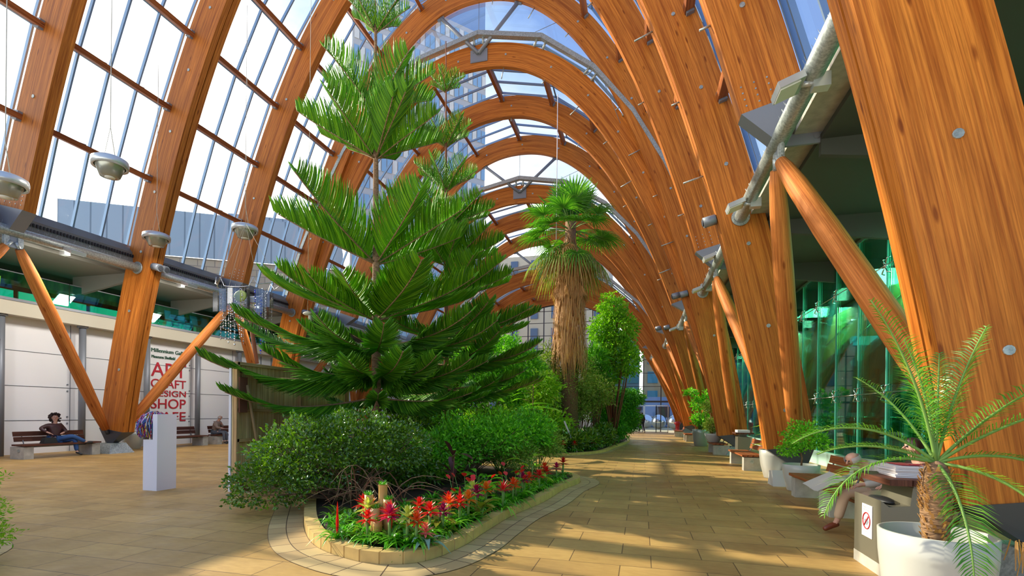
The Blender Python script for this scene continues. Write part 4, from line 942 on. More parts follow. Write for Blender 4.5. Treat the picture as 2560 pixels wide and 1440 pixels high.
# Washingtonia with a skirt of dead fronds
def fan_leaf(t, O, az, el, pet, r, m, droop=.5, nseg=30, nm='frond', spread=150, roll=0):
    mb = MB(); d = Vector((cos(az) * cos(el), sin(az) * cos(el), sin(el))); O = Vector(O); sd = Vector((-sin(az), cos(az), 0)); up = d.cross(sd) * -1
    C_ = O + d * pet - Vector((0, 0, .06 * pet)); mb.tube([O, O + d * pet * .5, C_], [.03, .022, .014], 5, 1)
    for i in range(nseg):
        a = R(-spread + 2 * spread * i / (nseg - 1)); v = (d * cos(a) + sd * sin(a)).normalized(); v = (v - up * (.10 + .22 * abs(sin(a / 2)))).normalized(); n_ = v.cross(up).normalized(); L = r * (1 - .25 * (abs(a) / pi) ** 2) * random.uniform(.9, 1.08); V = []
        for q in range(6):
            f = q / 5; p = C_ + v * L * f - Vector((0, 0, droop * L * max(0, f - .35) ** 2 * 1.7)); w_ = L * .088 * (.25 + 1.9 * f - 2.1 * f * f) + .002
            V += [p - n_ * w_ * .5, p + up * w_ * .25, p + n_ * w_ * .5]
        mb.add([tuple(x) for x in V], [(q * 3 + j, q * 3 + j + 1, q * 3 + j + 4, q * 3 + j + 3) for q in range(5) for j in range(2)], 0)
    return mb.build(nm, [m, M_STEM], t)
WX, WY = 4.13, 23.0
wp = thing('fan_palm', 'tall fan palm with a shaggy brown skirt of dead fronds', 'palm', (WX, WY, .08))
MB().tube([(WX + .05, WY, .08), (WX + .05, WY, 4.5), (WX, WY, 10.6)], [.42, .36, .24], 16).build('trunk', M_BARK, wp)
mb = MB(); rr = np.random.default_rng(3)
for i in range(1500):
    a = rr.uniform(0, 2 * pi); z1 = rr.uniform(4.3, 8.6); f_ = (z1 - 3.6) / 5.0; rad_ = .80 - .26 * f_ + rr.uniform(-.1, .08); L = rr.uniform(.7, 1.5); tw_ = rr.uniform(-.12, .12); wv_ = rr.uniform(.008, .022)
    p0 = np.array([WX + rad_ * cos(a), WY + rad_ * sin(a), z1]); p1 = np.array([WX + (rad_ + .08) * cos(a + tw_ * .5), WY + (rad_ + .08) * sin(a + tw_ * .5), z1 - L * .5]); p2 = np.array([WX + (rad_ - .02) * cos(a + tw_), WY + (rad_ - .02) * sin(a + tw_), z1 - L]); s_ = np.array([-sin(a), cos(a), 0]) * wv_
    mb.add([p0 - s_, p0 + s_, p1 + s_, p1 - s_, p2 + s_ * .3, p2 - s_ * .3], [(0, 1, 2, 3), (3, 2, 4, 5)])
for i in range(26):
    a = rr.uniform(0, 2 * pi); mb.tube([(WX + .25 * cos(a), WY + .25 * sin(a), 9.5 + rr.uniform(-.2, .3)), (WX + .55 * cos(a), WY + .55 * sin(a), 8.3), (WX + .5 * cos(a), WY + .5 * sin(a), rr.uniform(6.8, 7.6))], .022, 4)
tag(mb.build('dead_skirt', L_STRAW, wp), kind='stuff')
random.seed(5)
for i in range(13): fan_leaf(wp, (WX, WY, 10.3), R(i * 55 + random.uniform(-12, 12)), R(random.uniform(35, 75)), random.uniform(1.0, 1.35), random.uniform(1.0, 1.2), L_PALM, .1, spread=125)
for i in range(16): fan_leaf(wp, (WX, WY, 10.1), R(i * 22.5 + random.uniform(-10, 10)), R(random.uniform(-12, 25)), random.uniform(1.3, 1.7), random.uniform(1.05, 1.25), L_PALM, .5, spread=130)
for i in range(11): fan_leaf(wp, (WX, WY, 9.6), R(i * 33 + random.uniform(-10, 10)), R(random.uniform(-50, -18)), random.uniform(1.1, 1.7), random.uniform(.9, 1.1), L_PALM if i % 2 else L_OLIVE, 1.1)
for i in range(12): tag(fan_leaf(wp, (WX, WY, 9.6), R(i * 31 + 10), R(random.uniform(-60, -20)), random.uniform(.8, 1.5), .95, L_STRAW, 1.5, nm='dead_frond'), 'dead straw brown frond')
for i in range(6): tag(fan_leaf(wp, (WX + .45 * cos(i * 1.05), WY + .45 * sin(i * 1.05), 8.3), R(i * 60), R(-82), .5, 1.0, L_STRAW, .1, spread=35, nm='dead_frond'), 'dead straw brown frond')

# light green fig right of the palm, and the rest of the far bed
shrub('fig_tree', 'bright green loose tree right of the fan palm skirt', (6.0, 26, .08), [((5.9, 26, 7.0), (.75, .8, .75)), ((6.3, 26, 6.0), (.95, .9, .8)), ((5.3, 26, 5.9), (.65, .7, .7)), ((6.1, 26, 4.9), (1.0, .9, .7)), ((5.4, 25.8, 4.6), (.7, .7, .8)), ((6.8, 25.6, 4.3), (.55, .6, .9)), ((5.8, 26, 3.7), (.7, .7, .7))], 9000, .20, .08, L_FICUS, M_BARKR, 26, .05, 'tree', up=-.5, shell=.25)
shrub('bamboo_clump', 'dark feathery clump leaning over the path at the far bed', (6.0, 28.5, .08), [((6.0, 28.5, 2.2), (1.2, 1.8, .8)), ((6.7, 28.6, 2.5), (.9, 1.2, .45)), ((5.9, 28.0, 1.2), (1.1, 1.5, .8)), ((6.6, 28.5, 1.4), (.8, 1.3, .8)), ((6.0, 26.6, .8), (.8, .9, .6))], 15000, .20, .055, L_BAMBOO, M_STEM, 30, .02, 'plant', up=-.5, shell=.3)
shrub('feathery_shrub', 'fine leaved olive green shrub below the palm skirt', (4.6, 24.0, .08), [((4.6, 23.2, 3.2), (1.0, .8, 1.0)), ((4.4, 23.6, 2.0), (1.0, 1.0, .9)), ((5.4, 24, 2.6), (.8, .8, .8)), ((3.2, 23, 4.0), (.55, .6, .9))], 10000, .14, .045, L_OLIVE, M_BARKR, 30, .02, up=.1, shell=.2)
shrub('conifer_shrub', 'dense bright green mass left of the palm skirt', (1.3, 21.5, .08), [((1.3, 21.5, 4.1), (1.2, 1.2, .9)), ((.0, 21.5, 3.6), (1.1, 1.1, .9)), ((2.3, 21.6, 3.4), (1.0, 1, 1.0)), ((.8, 21, 2.3), (1.7, 1.2, 1.1)), ((2.6, 21, 2.0), (.9, 1, 1.1))], 17000, .17, .08, L_MID, M_BARK, 20, .05, up=.2, shell=.5)
shrub('rounded_shrub', 'dark green rounded shrub in the middle of the far bed', (-1.2, 20.5, .08), [((-1.2, 20.5, 2.4), (1.4, 1.2, 1.4)), ((-2.4, 21, 1.7), (1.1, 1.1, 1.2)), ((-1.9, 22.5, 4.0), (1.2, 1.2, 1.4))], 9000, .2, .09, L_DARK, M_BARK, 16, .04, up=.2)
shrub('climbing_shrub', 'pale stemmed shrub in front of the palm trunk', (3.4, 20.2, .08), [((3.5, 20.2, 2.6), (.75, .6, .7)), ((3.1, 20.2, 1.6), (.7, .6, .7)), ((3.9, 20.3, 1.1), (.8, .7, .7))], 4200, .18, .07, L_LIGHT, M_BARK, 18, .02, up=-.2, shell=.2)
shrub('leafy_mass', 'tangled mid green shrub filling the far bed centre', (2.8, 24.5, .08), [((2.2, 25, 2.9), (1.5, 1.2, 1.2)), ((3.3, 26, 2.4), (1.3, 1.2, 1.3)), ((5.0, 26.5, 2.6), (1.0, 1, 1.1)), ((2.4, 24, 1.2), (1.5, 1.2, 1.0))], 12000, .19, .08, L_MID, M_BARK, 20, .03, up=.1, shell=.35)
shrub('yucca_shrub', 'spiky dark green plant between palm skirt and fig', (5.2, 24.6, .08), [((5.15, 24.6, 4.3), (.5, .5, .55)), ((5.3, 24.8, 3.5), (.6, .5, .5))], 900, .55, .05, L_BAMBOO, M_BARK, 8, .04, up=.4, shell=.05)
shrub('low_shrub', 'low dark undergrowth at the far bed kerb', (4.4, 19.6, .08), [((4.4, 19.8, .5), (1.1, .6, .38)), ((5.2, 21.0, .5), (.6, .9, .42)), ((5.7, 23.5, .6), (.55, 1.4, .5)), ((3.0, 19.2, .6), (1.2, .7, .5))], 7000, .2, .06, L_DARK, M_STEM, 14, .01, up=.6, shell=.2)
# near bed shrubs
shrub('glossy_shrub', 'big dark glossy shrub spilling over the near left kerb', (2.6, 7.5, .08), [((2.15, 7.0, .85), (.85, .8, .62)), ((1.75, 6.6, .42), (.62, .6, .40)), ((2.75, 7.4, 1.05), (.85, .8, .42)), ((1.75, 7.6, .85), (.7, .8, .55)), ((3.3, 7.8, 1.0), (.6, .8, .42)), ((2.45, 8.0, 1.25), (.7, .7, .35))], 17000, .068, .040, L_DARK, M_BARK, 60, .014, up=.3, shell=.62)
shrub('fine_shrub', 'fine leaved green shrub right of the tallest pine trunk', (3.6, 10.3, .08), [((3.6, 10.2, 1.0), (.7, .7, .6)), ((4.4, 10.6, 1.1), (.65, .7, .5)), ((3.2, 9.6, .7), (.7, .6, .5)), ((4.9, 11.4, 1.2), (.6, .7, .5))], 11000, .10, .04, L_MID, M_BARK, 30, .012, up=.3, shell=.2)
shrub('fern_clump', 'light green feathery clump before the person in the bed', (4.0, 12.0, .08), [((4.0, 12.2, 1.35), (.6, .6, .35)), ((3.4, 12.0, 1.2), (.6, .6, .4)), ((4.6, 12.0, 1.0), (.5, .5, .45))], 7000, .12, .036, L_LIGHT, M_STEM, 24, .01, 'fern', up=.1, shell=.25)
shrub('dark_undergrowth', 'dark undergrowth beneath the near pines', (2.4, 10.5, .08), [((2.2, 10.8, .9), (1.3, 1.2, .7)), ((1.4, 12.4, 1.0), (1.0, 1.0, .8)), ((3.2, 12.4, .9), (1.2, 1.0, .7)), ((2.6, 9.0, .5), (1.2, .8, .4))], 12000, .12, .055, L_DARK, M_BARKR, 30, .02, up=.3, shell=.3)
shrub('small_leaf_shrub', 'airy olive shrub among the flowers below the far clump', (5.0, 11.7, .08), [((5.2, 11.8, .9), (.45, .5, .4)), ((4.7, 10.8, .7), (.5, .5, .4))], 4000, .08, .03, L_OLIVE, M_STEM, 16, .01, up=.3, shell=.1)
shrub('corner_shrub', 'bright small leaved shrub at the near left corner', (.35, 3.3, .08), [((.66, 3.5, .82), (.28, .32, .36)), ((.70, 3.46, .50), (.34, .38, .30)), ((.3, 3.2, .5), (.55, .5, .45)), ((.80, 3.55, .26), (.34, .3, .16))], 9000, .045, .013, L_LIGHT, M_STEM, 40, .006, up=.1, shell=.3)

t = thing('bare_branches', 'tangle of bare brown branches under the glossy shrub', 'branches', (3.2, 6.8, .08)); random.seed(21)
for i in range(34):
    a = random.uniform(-2.6, -.1); L = random.uniform(.5, 1.2); b = Vector((3.1 + random.uniform(-.5, .7), 6.9 + random.uniform(-.3, .5), .1)); h_ = random.uniform(.15, .75)
    c1 = b + Vector((cos(a) * L * .3, sin(a) * L * .3, h_ * 1.6)); c2 = b + Vector((cos(a + .4) * L * 1.1, sin(a + .4) * L, h_ * random.uniform(.1, .8)))
    MB().tube([b * (1 - f) ** 2 + c1 * 2 * f * (1 - f) + c2 * f * f for f in [q / 7 for q in range(8)]], [.013 - .0015 * q for q in range(8)], 5).build('branch', M_BARK if i % 3 else M_BARKR, t)
random.seed(8)
# bright broad-leaved plant
def broad_leaf(mb, O, az, el, pet, L, W, m=0, stem=1, droop=.35):
    d = Vector((cos(az) * cos(el), sin(az) * cos(el), sin(el))); O = Vector(O); C_ = O + d * pet; mb.tube([O, O + d * pet * .5 + Vector((0, 0, .02)), C_], [.007, .006, .004], 4, stem)
    h = Vector((d.x, d.y, d.z * .3)).normalized(); s_ = Vector((-sin(az), cos(az), 0)); V = []; n = 6
    for i in range(n + 1):
        f = i / n; p = C_ + h * L * f - Vector((0, 0, droop * L * f * f)); w_ = W * .5 * sin(pi * min(1, f * .95 + .06)) ** .7
        V += [p - s_ * w_ + Vector((0, 0, w_ * .25)), p, p + s_ * w_ + Vector((0, 0, w_ * .25))]
    mb.add([tuple(v) for v in V], [(i * 3 + j, i * 3 + j + 1, i * 3 + j + 4, i * 3 + j + 3) for i in range(n) for j in range(2)], m, None, True)
def leafy(name, lab, base, n, h, pet, L, W, m, cat='plant', group=None, el=(20, 70), st=M_STEM):
    t = thing(name, lab, cat, base, group)
    for i in range(n):
        mb = MB(); f = random.random(); broad_leaf(mb, (base[0], base[1], base[2] + h * f), random.uniform(0, 2 * pi), R(random.uniform(*el)), pet * random.uniform(.7, 1.2), L * random.uniform(.75, 1.15), W * random.uniform(.8, 1.1)); mb.build('leaf', [m, st], t)
    MB().tube([base, (base[0] + .03, base[1], base[2] + h)], .012, 6).build('stem', st, t)
    return t
leafy('philodendron', 'bright green broad leaved plant above the far flowers', (5.25, 9.9, .08), 16, .45, .25, .34, .17, L_LIGHT)
leafy('philodendron', 'bright green broad leaved plant behind the pale stake', (4.8, 11.2, .08), 14, .7, .25, .30, .14, L_LIGHT)
leafy('cordyline', 'reddish brown broad leaved plant under the pine', (4.05, 8.6, .08), 12, .75, .12, .42, .12, L_PLUM, el=(30, 85), st=M_BARKR)
leafy('schefflera', 'tall plant with drooping oval leaves before the dark hollow', (4.1, 15.2, .0), 26, 2.6, .3, .34, .13, L_MID, el=(-15, 50), st=M_BARK)
leafy('banana_plant', 'plant with a huge arching green leaf left of the palm trunk', (2.6, 18.5, .08), 7, 1.6, .7, 1.9, .5, L_PALM, el=(25, 60))
M_LIT = mat('stake_pale', (.55, .55, .48), .6)
for x_, y_, h_, lab in ((4.75, 11.9, 1.15, 'pale plant stake in the near bed'), (5.0, 19.6, 1.3, 'slanted pale prop at the far bed kerb')):
    tag(MB().tube([(x_, y_, .0), (x_ - (.55 if y_ > 15 else -.04), y_, h_)], .035 if y_ > 15 else .012, 7).build('stake', M_LIT), lab, 'stake')

# bromeliads: one mesh set per colour, then copies
def brom(kind, loc, lab, group=None, sc=1.0):
    t = thing('bromeliad', lab, 'flower', (0, 0, 0), group)
    silver = kind == 'silver'; n = 10 if silver else 20; lf = MB()
    for i in range(n):
        az = i * 2.4 + random.uniform(-.3, .3); strap(lf, (0, 0, .02), az, (.50 if silver else .46) * random.uniform(.8, 1.15), .05 if silver else .025, R(random.uniform(48, 74)), random.uniform(.55, .95), n=7)
    lf.build('leaf_rosette', L_SILV if silver else L_STRAP, t, True); fl = MB(); col = {'redspike': 'red', 'orangespike': 'scarlet', 'silver': 'pink', 'redspiky': 'red', 'anth': 'red'}.get(kind, kind)
    if kind in ('redspike', 'orangespike'):
        fl.add([(-.012, 0, .1), (.012, 0, .1), (.03, .004, .25), (-.03, -.004, .25), (.022, 0, .42), (-.022, 0, .42), (0, 0, .52)], [(0, 1, 2, 3), (3, 2, 4, 5), (5, 4, 6)]); fl.add([(0, -.012, .1), (0, .012, .1), (0, .022, .25), (0, -.022, .25), (0, 0, .52)], [(0, 1, 2, 3), (3, 2, 4)])
    else:
        hh = .24 if silver else .38
        MB().tube([(0, 0, .05), (0, 0, hh - .03)], [.014, .02], 6).build('flower_stalk', FLO['pink'] if silver else M_STEM, t, True)
        for ring, (nn_, L, el_) in enumerate(((9, .15, 8), (8, .14, 34), (7, .12, 62), (4, .10, 80)) if kind != 'redspiky' else ((10, .20, 25), (9, .18, 45), (7, .16, 70))):
            for i in range(nn_): strap(fl, (0, 0, hh - .05 + ring * .022), i * 2 * pi / nn_ + ring * .4, L, .023 if kind != 'redspiky' else .011, R(el_), .25 if ring == 0 else .1, n=4, chan=.5)
    fl.build('flower_head', FLO[col], t, True)
    t.location = loc; t.scale = (sc,) * 3; t.rotation_euler.z = random.uniform(0, 6)
    return t
PRO = {}
def put(kind, x, y, lab, group=None, sc=1.0):
    kx = 5.12 if y < 6 else 5.2 if y < 7.2 else 5.45 if y < 9 else 5.6 if y < 10.4 else 5.72
    x = min(x, kx + random.uniform(-.08, 0)); 
    if y < 4.98: y = 4.98 + random.uniform(0, .08)
    if kind not in PRO: PRO[kind] = brom(kind, (x, y, .08), lab, group, sc); return PRO[kind]
    return dup(PRO[kind], (x, y, .08), random.uniform(0, 6), lab, group or '', sc)
FL = [('redspike', 4.02, 5.05, 'red spike bromeliad, leftmost flower of the near bed'), ('red', 4.45, 4.98, 'red star bromeliad left of the magenta one'), ('yellow', 4.30, 5.25, 'greenish yellow bromeliad behind the leftmost red star'),
      ('redspike', 4.62, 5.20, 'thin red spike bromeliad before the bamboo tubes'), ('magenta', 4.72, 4.96, 'magenta star bromeliad at the very front'), ('red', 4.66, 5.10, 'red star bromeliad left of the bamboo tubes'), ('red', 4.06, 5.55, 'dark red bromeliad at the shrub foot'),
      ('orange', 4.22, 5.45, 'orange bromeliad between shrub and bamboo tubes'), ('yellow', 4.93, 5.0, 'pale yellow star bromeliad in front of the bamboo tubes'), ('orangespike', 4.93, 5.25, 'orange red spike bromeliad right of the bamboo tubes'), ('scarlet', 5.08, 5.0, 'scarlet star bromeliad at the front right of the tubes'),
      ('red', 5.0, 5.45, 'tall red bromeliad behind the scarlet star'), ('plum', 5.10, 5.62, 'deep purple bromeliad beside the tall red one'), ('red', 4.72, 5.75, 'red bromeliad between bamboo tubes and croton'), ('silver', 5.16, 5.10, 'silver banded bromeliad with a pink flower at the kerb'),
      ('scarlet', 5.1, 5.95, 'orange red bromeliad above the silver one'), ('red', 4.93, 6.2, 'red bromeliad at the foot of the right croton'), ('redspike', 4.98, 6.5, 'red spike bromeliad beside the right croton'), ('red', 5.13, 6.1, 'red bromeliad right of the yellow croton'), ('orange', 5.16, 6.35, 'amber bromeliad right of the croton'),
      ('plum', 5.17, 6.75, 'purple bromeliad behind the amber one'), ('orange', 5.14, 7.2, 'tall amber bromeliad by the kerb middle'), ('yellow', 5.0, 7.0, 'pale green star bromeliad left of the tall amber one'), ('redspiky', 5.38, 7.3, 'spidery red bromeliad at the kerb middle'), ('plum', 5.3, 7.65, 'purple bromeliad behind the spidery red one'),
      ('scarlet', 5.5, 7.9, 'scarlet bromeliad near the kerb bend'), ('orange', 5.38, 8.1, 'orange bromeliad near the kerb bend'), ('plum', 5.5, 8.4, 'crimson purple bromeliad past the kerb bend'), ('red', 5.58, 8.6, 'red bromeliad past the kerb bend'), ('scarlet', 5.6, 8.9, 'orange scarlet bromeliad in the farther row'),
      ('red', 5.6, 9.3, 'red bromeliad in the farther row'), ('scarlet', 5.5, 10.0, 'big scarlet bromeliad near the far end'), ('red', 5.45, 9.6, 'red bromeliad beneath the bright broad leaves'), ('magenta', 5.65, 10.6, 'magenta bromeliad near the far end of the kerb'), ('red', 5.72, 11.5, 'last red bromeliad at the far end of the near bed'), ('red', 5.66, 9.9, 'red bromeliad right at the far kerb edge')]
for k_, x_, y_, lab in FL: put(k_, x_, y_, lab, 'bromeliads along the near kerb', random.uniform(.85, 1.1))
for i, (x_, y_) in enumerate(((4.5, 19.1), (4.9, 19.35), (5.5, 20.6), (4.0, 18.9), (3.3, 18.7))): put('red', x_, y_, 'small red flower at the far bed kerb', 'red flowers at the far bed')
random.seed(11)
a0 = leafy('anthurium', 'red anthurium in the middle of the near bed, leftmost', (4.75, 7.5, .08), 12, .14, .24, .2, .13, L_STRAP, 'flower', 'red anthuriums of the near bed')
mb = MB()
for i in range(4):
    a = i * 1.6; x_, y_ = 4.75 + .1 * cos(a), 7.5 + .1 * sin(a); broad_leaf(mb, (x_, y_, .1), a, R(75), .38 + .05 * i, .10, .09, 0, 1, .1)
mb.build('spathe', [FLO['red'], M_STEM], a0)
for x_, y_, lab in ((5.0, 7.3, 'second from the left'), (4.9, 6.85, 'nearest the croton'), (5.3, 8.2, 'under the drooping straps'), (5.1, 8.8, 'farthest back')): dup(a0, (x_, y_, .08), random.uniform(0, 6), 'red anthurium in the middle of the near bed, ' + lab)
for x_, y_, lab in ((4.28, 5.55, 'left of the bamboo tubes'), (4.52, 6.35, 'behind and right of the bamboo tubes'), (4.98, 5.8, 'brightest, right of the purple flower'), (5.28, 6.55, 'small and reddish at the kerb')):
    leafy('croton', 'yellow veined croton, ' + lab, (x_, y_, .08), 15, .22, .05, .30, .10, L_CROT, 'plant', 'crotons', el=(35, 80))
def tuft(name, lab, base, n, L, w_, m, group=None, rise=(50, 80), droop=(.5, 1.0)):
    t = MB()
    for i in range(n): strap(t, (base[0] + random.uniform(-.05, .05), base[1] + random.uniform(-.05, .05), base[2]), random.uniform(0, 2 * pi), L * random.uniform(.7, 1.2), w_, R(random.uniform(*rise)), random.uniform(*droop), n=6)
    o = t.build(name, m); return tag(o, lab, 'plant', group)
for i, (x_, y_, lab) in enumerate(((5.0, 9.0, 'green grassy tuft, left of the kerb bend flowers'), (4.7, 8.3, 'green grassy tuft, nearest the anthuriums'), (5.25, 9.5, 'green grassy tuft, below the bright broad leaves'), (4.5, 9.3, 'green grassy tuft, deep in the near bed'), (5.3, 10.9, 'green grassy tuft, near the far end flowers'))):
    tuft('spider_plant', lab, (x_, y_, .1), 46, .55, .011, L_STRAP if i % 2 else L_LIGHT, 'grassy tufts')
FILL = [(4.6, 5.3), (4.4, 5.12), (4.95, 5.3), (5.15, 5.6), (5.1, 6.3), (4.4, 5.75), (5.05, 6.7), (5.3, 7.6), (5.35, 8.2), (4.8, 6.0), (5.5, 9.7), (5.55, 10.3), (4.3, 6.2), (4.6, 6.9), (3.95, 5.3), (4.15, 5.12), (4.75, 5.05), (5.05, 5.12), (3.8, 5.65), (4.05, 5.9), (3.6, 5.9), (4.55, 5.6), (4.2, 6.7), (4.4, 7.3), (4.8, 7.5), (5.15, 7.2), (5.2, 7.9), (4.9, 8.4), (5.4, 8.8), (5.2, 9.2), (4.3, 8.0), (5.6, 10.9), (5.3, 10.2), (3.75, 6.4), (3.9, 7.0), (4.0, 7.8), (3.5, 6.2), (3.75, 5.5), (3.55, 5.65), (3.3, 6.1), (4.0, 6.5), (4.1, 7.3)]
for i, (x_, y_) in enumerate(FILL):
    tuft('strap_leaf_plant', 'low strappy green plant filling between the bromeliads', (x_, y_, .1), 26, .42, .019, L_STRAP if i % 3 else L_DARK, 'strappy fillers')
leafy('broad_leaf_plant', 'dark broad leaved plant behind the flower row', (4.9, 7.9, .08), 18, .3, .15, .30, .12, L_MID); leafy('broad_leaf_plant', 'broad leaved plant under the pine tips', (4.5, 8.7, .08), 18, .35, .15, .26, .11, L_STRAP)
# bamboo tube planters
M_BAM = mat('bamboo_cane', (.55, .32, .09), .45)
for x_, y_, zt, lab in ((4.28, 5.30, .61, 'bamboo tube, leftmost'), (4.43, 5.36, .73, 'bamboo tube, tallest'), (4.53, 5.30, .57, 'bamboo tube, rightmost'), (4.40, 5.24, .47, 'bamboo tube, middle short'), (4.47, 5.17, .34, 'bamboo tube, shortest in front')):
    t = thing('bamboo_planter', lab + ', topped with a grass tuft', 'planter', (x_, y_, .06), 'bamboo tube planters'); zs = [.06]
    pr = [(.052, 0)]; zz = 0; H_ = zt - .06
    while zz + .22 < H_: zz += .22; pr += [(.052, zz - .012), (.056, zz), (.052, zz + .012)]
    pr += [(.053, H_), (.044, H_), (.044, H_ - .03), (0, H_ - .03)]; MB().lathe(pr, (x_, y_, .06), 16).build('tube', M_BAM, t)
    g_ = MB()
    for i in range(60): strap(g_, (x_ + random.uniform(-.035, .035), y_ + random.uniform(-.035, .035), zt - .03), random.uniform(0, 2 * pi), random.uniform(.08, .14), .003, R(random.uniform(60, 85)), .4, n=3)
    tag(g_.build('grass_tuft', L_STRAP, t), kind='stuff')

# ------------------------------------------------------------------ benches
def bench(lab, x, y, L=1.85, face=-1, m=M_BENCH, group='slatted benches', full=True):
    """long side along y; face = x direction the sitter looks"""
    t = thing('bench', lab, 'bench', (x, y, 0), group); f = face
    for j, s_ in enumerate((-1, 1)):
        b = MB().box((x + f * .02, y + s_ * (L / 2 - .14), .19), (.60, .26, .38)); b.build('concrete_base', M_CONC, t)
        if j == 0: MB().tube([(x + f * .1, y - L / 2 + .009, .26), (x + f * .1, y - L / 2 - .004, .26)], .05, 16).build('round_badge', M_GALV, t)
    for i in range(4): MB().box((x + f * (.30 - i * .145), y, .43), (.135, L, .05)).build('seat_slat', m, t)
    for i in range(2): MB().box((x - f * (.30 + i * .05), y, .60 + i * .165), (.035, L * .9, .15), rot=Matrix.Rotation(-f * .22, 3, 'Y')).build('back_slat', m, t)
    for s_ in (-.35, .35): MB().tube([(x - f * .22, y + s_ * L, .40), (x - f * .39, y + s_ * L, .82)], .016, 6).build('back_bracket', M_STEEL, t)
    MB().tube([(x, y - L / 2 + .2, .37), (x, y + L / 2 - .2, .37)], .03, 8).build('steel_rail', M_STEEL, t)
    return t
bench('dark slatted bench by the white wall with the woman on it', -11.25, 12.05, 2.25, 1, M_BENCHD)
bench('dark slatted bench under the red lettering', -11.75, 17.0, 2.3, 1, M_BENCHD)
bench('dark slatted bench with the old man, beside the plywood partition', -11.75, 19.75, 2.2, 1, M_BENCHD)
bench('orange bench beside the white pots, right foreground', 10.66, 10.25, 1.9)
bench('bench the newspaper reader sits on', 10.62, 8.25, 1.9)
bench('bench behind the litter bin with the dark coated sitter', 10.62, 6.95, .62)
bench('bench beyond the taller white pot', 10.60, 16.9, 2.4)
bench('low bench with the two-tier bush pot on it, farther right', 10.55, 22.4, 1.7)
bench('small distant bench at the right wall, nearer one', 10.3, 32.3, 1.6); bench('small distant bench at the right wall, farthest', 10.1, 38.5, 1.6)

# ------------------------------------------------------------------ pots with plants
def pot(lab, x, y, r, h, m=M_POT, z=0, group='round planters', soil=.1, taper=.72):
    t = thing('planter', lab, 'planter', (x, y, z), group)
    MB().lathe([(0, 0), (r * taper, 0), (r * taper * 1.04, .02), (r * .9, h * .45), (r * .985, h * .8), (r, h), (r * .965, h + .006), (r * .94, h), (r * .92, h * .7), (0, h * .7)], (x, y, z), 40).build('pot', m, t)
    tag(MB().lathe([(0, h - soil), (r * .93, h - soil)], (x, y, z), 24).build('soil', M_SOIL, t), kind='stuff'); return t
pot('large pale grey planter at the right front with the palm', 9.42, 4.18, .335, .79, group='round planters', soil=.12)
# pinnate palm
def frond(t, O, az, L, e0, e1, npair, lf, m, w_=.016, seed=0, hang=.0):
    rr = np.random.default_rng(seed); n = 14; A = [np.array(O, float)]; Ds = []
    for i in range(n):
        f = i / (n - 1); el_ = e0 + (e1 - e0) * f ** 1.2; d = np.array([cos(az) * cos(el_), sin(az) * cos(el_), sin(el_)]); Ds.append(d); A.append(A[-1] + d * L / n)
    Ds.append(Ds[-1]); A = np.array(A); Ds = np.array(Ds); mb = MB(); mb.tube([tuple(a) for a in A], [.011 * (1 - .8 * i / n) + .002 for i in range(n + 1)], 5, 1)
    cum = np.linspace(0, 1, n + 1); sd = np.array([-sin(az), cos(az), 0])
    for q in range(npair):
        f = .16 + .83 * q / (npair - 1); B = np.array([np.interp(f, cum, A[:, j]) for j in range(3)]); T = np.array([np.interp(f, cum, Ds[:, j]) for j in range(3)]); U = np.cross(T, sd); U = U if U[2] > 0 else -U
        ln = lf * (sin(pi * min(1, .12 + f * .86)) ** .6) * rr.uniform(.85, 1.1)
        for s_ in (-1, 1):
            d = sd * s_ * .85 + T * .62 + U * .35 + rr.normal(size=3) * .06; d /= np.linalg.norm(d); e_ = d + np.array([0, 0, -.45 - hang]) ; e_ /= np.linalg.norm(e_)
            m1 = B + d * ln * .5; t1 = m1 + e_ * ln * .5; wv = np.cross(d, U); wv /= np.linalg.norm(wv); wv *= w_ * .5; k_ = U * w_ * .15
            mb.add([B - wv * .4, B + wv * .4, m1 + wv + k_, m1 - wv + k_, t1], [(0, 1, 2, 3), (3, 2, 4)])
    return mb.build('frond', [m, M_STEM], t)
pp = thing('potted_palm', 'young date palm with shaggy trunk in the right front planter', 'palm', (9.42, 4.18, .66))
mb = MB(); z0 = .66; prof = [(.055, 0), (.075, .08), (.088, .25), (.092, .42), (.075, .56), (.05, .62), (.0, .64)]
mb.lathe(prof, (9.42, 4.18, z0), 16)
for i in range(230):
    a = random.uniform(0, 6.28); z_ = random.uniform(.03, .60); r_ = np.interp(z_, [q[1] for q in prof], [q[0] for q in prof]); c_, s_ = cos(a), sin(a); L = random.uniform(.03, .06); w_ = random.uniform(.008, .016)
    o = np.array([9.42 + c_ * r_ * .9, 4.18 + s_ * r_ * .9, z0 + z_]); tp = o + np.array([c_ * .028, s_ * .028, L]); t_ = np.array([-s_, c_, 0]) * w_
    mb.add([o - t_, o + t_, tp + t_ * .5, tp - t_ * .5], [(0, 1, 2, 3)], 1)
mb.build('trunk', [M_BARK, L_STRAW], pp)
OO = (9.42, 4.18, 1.28)
for i, (az, L, a, b, n_, lf) in enumerate(((195, 1.25, 78, 55, 46, .23), (165, .9, 85, 70, 40, .2), (20, 1.05, 76, 60, 42, .22), (60, .8, 84, 75, 36, .18), (178, 1.0, 42, -35, 44, .24), (8, 1.15, 48, 22, 46, .24), (-8, 1.0, 40, 12, 42, .22), (350, .95, 20, -62, 40, .22), (196, .98, 12, -70, 44, .24), (262, .98, -20, -86, 46, .25), (318, .9, -5, -82, 44, .2), (170, .75, 25, -25, 36, .2), (120, .9, 60, 30, 40, .2), (90, 1.0, 70, 45, 40, .2))):
    frond(pp, OO, R(az), L, R(a), R(b), n_, lf * .85, L_PALM if i != 10 else L_LIGHT, .0085, i)
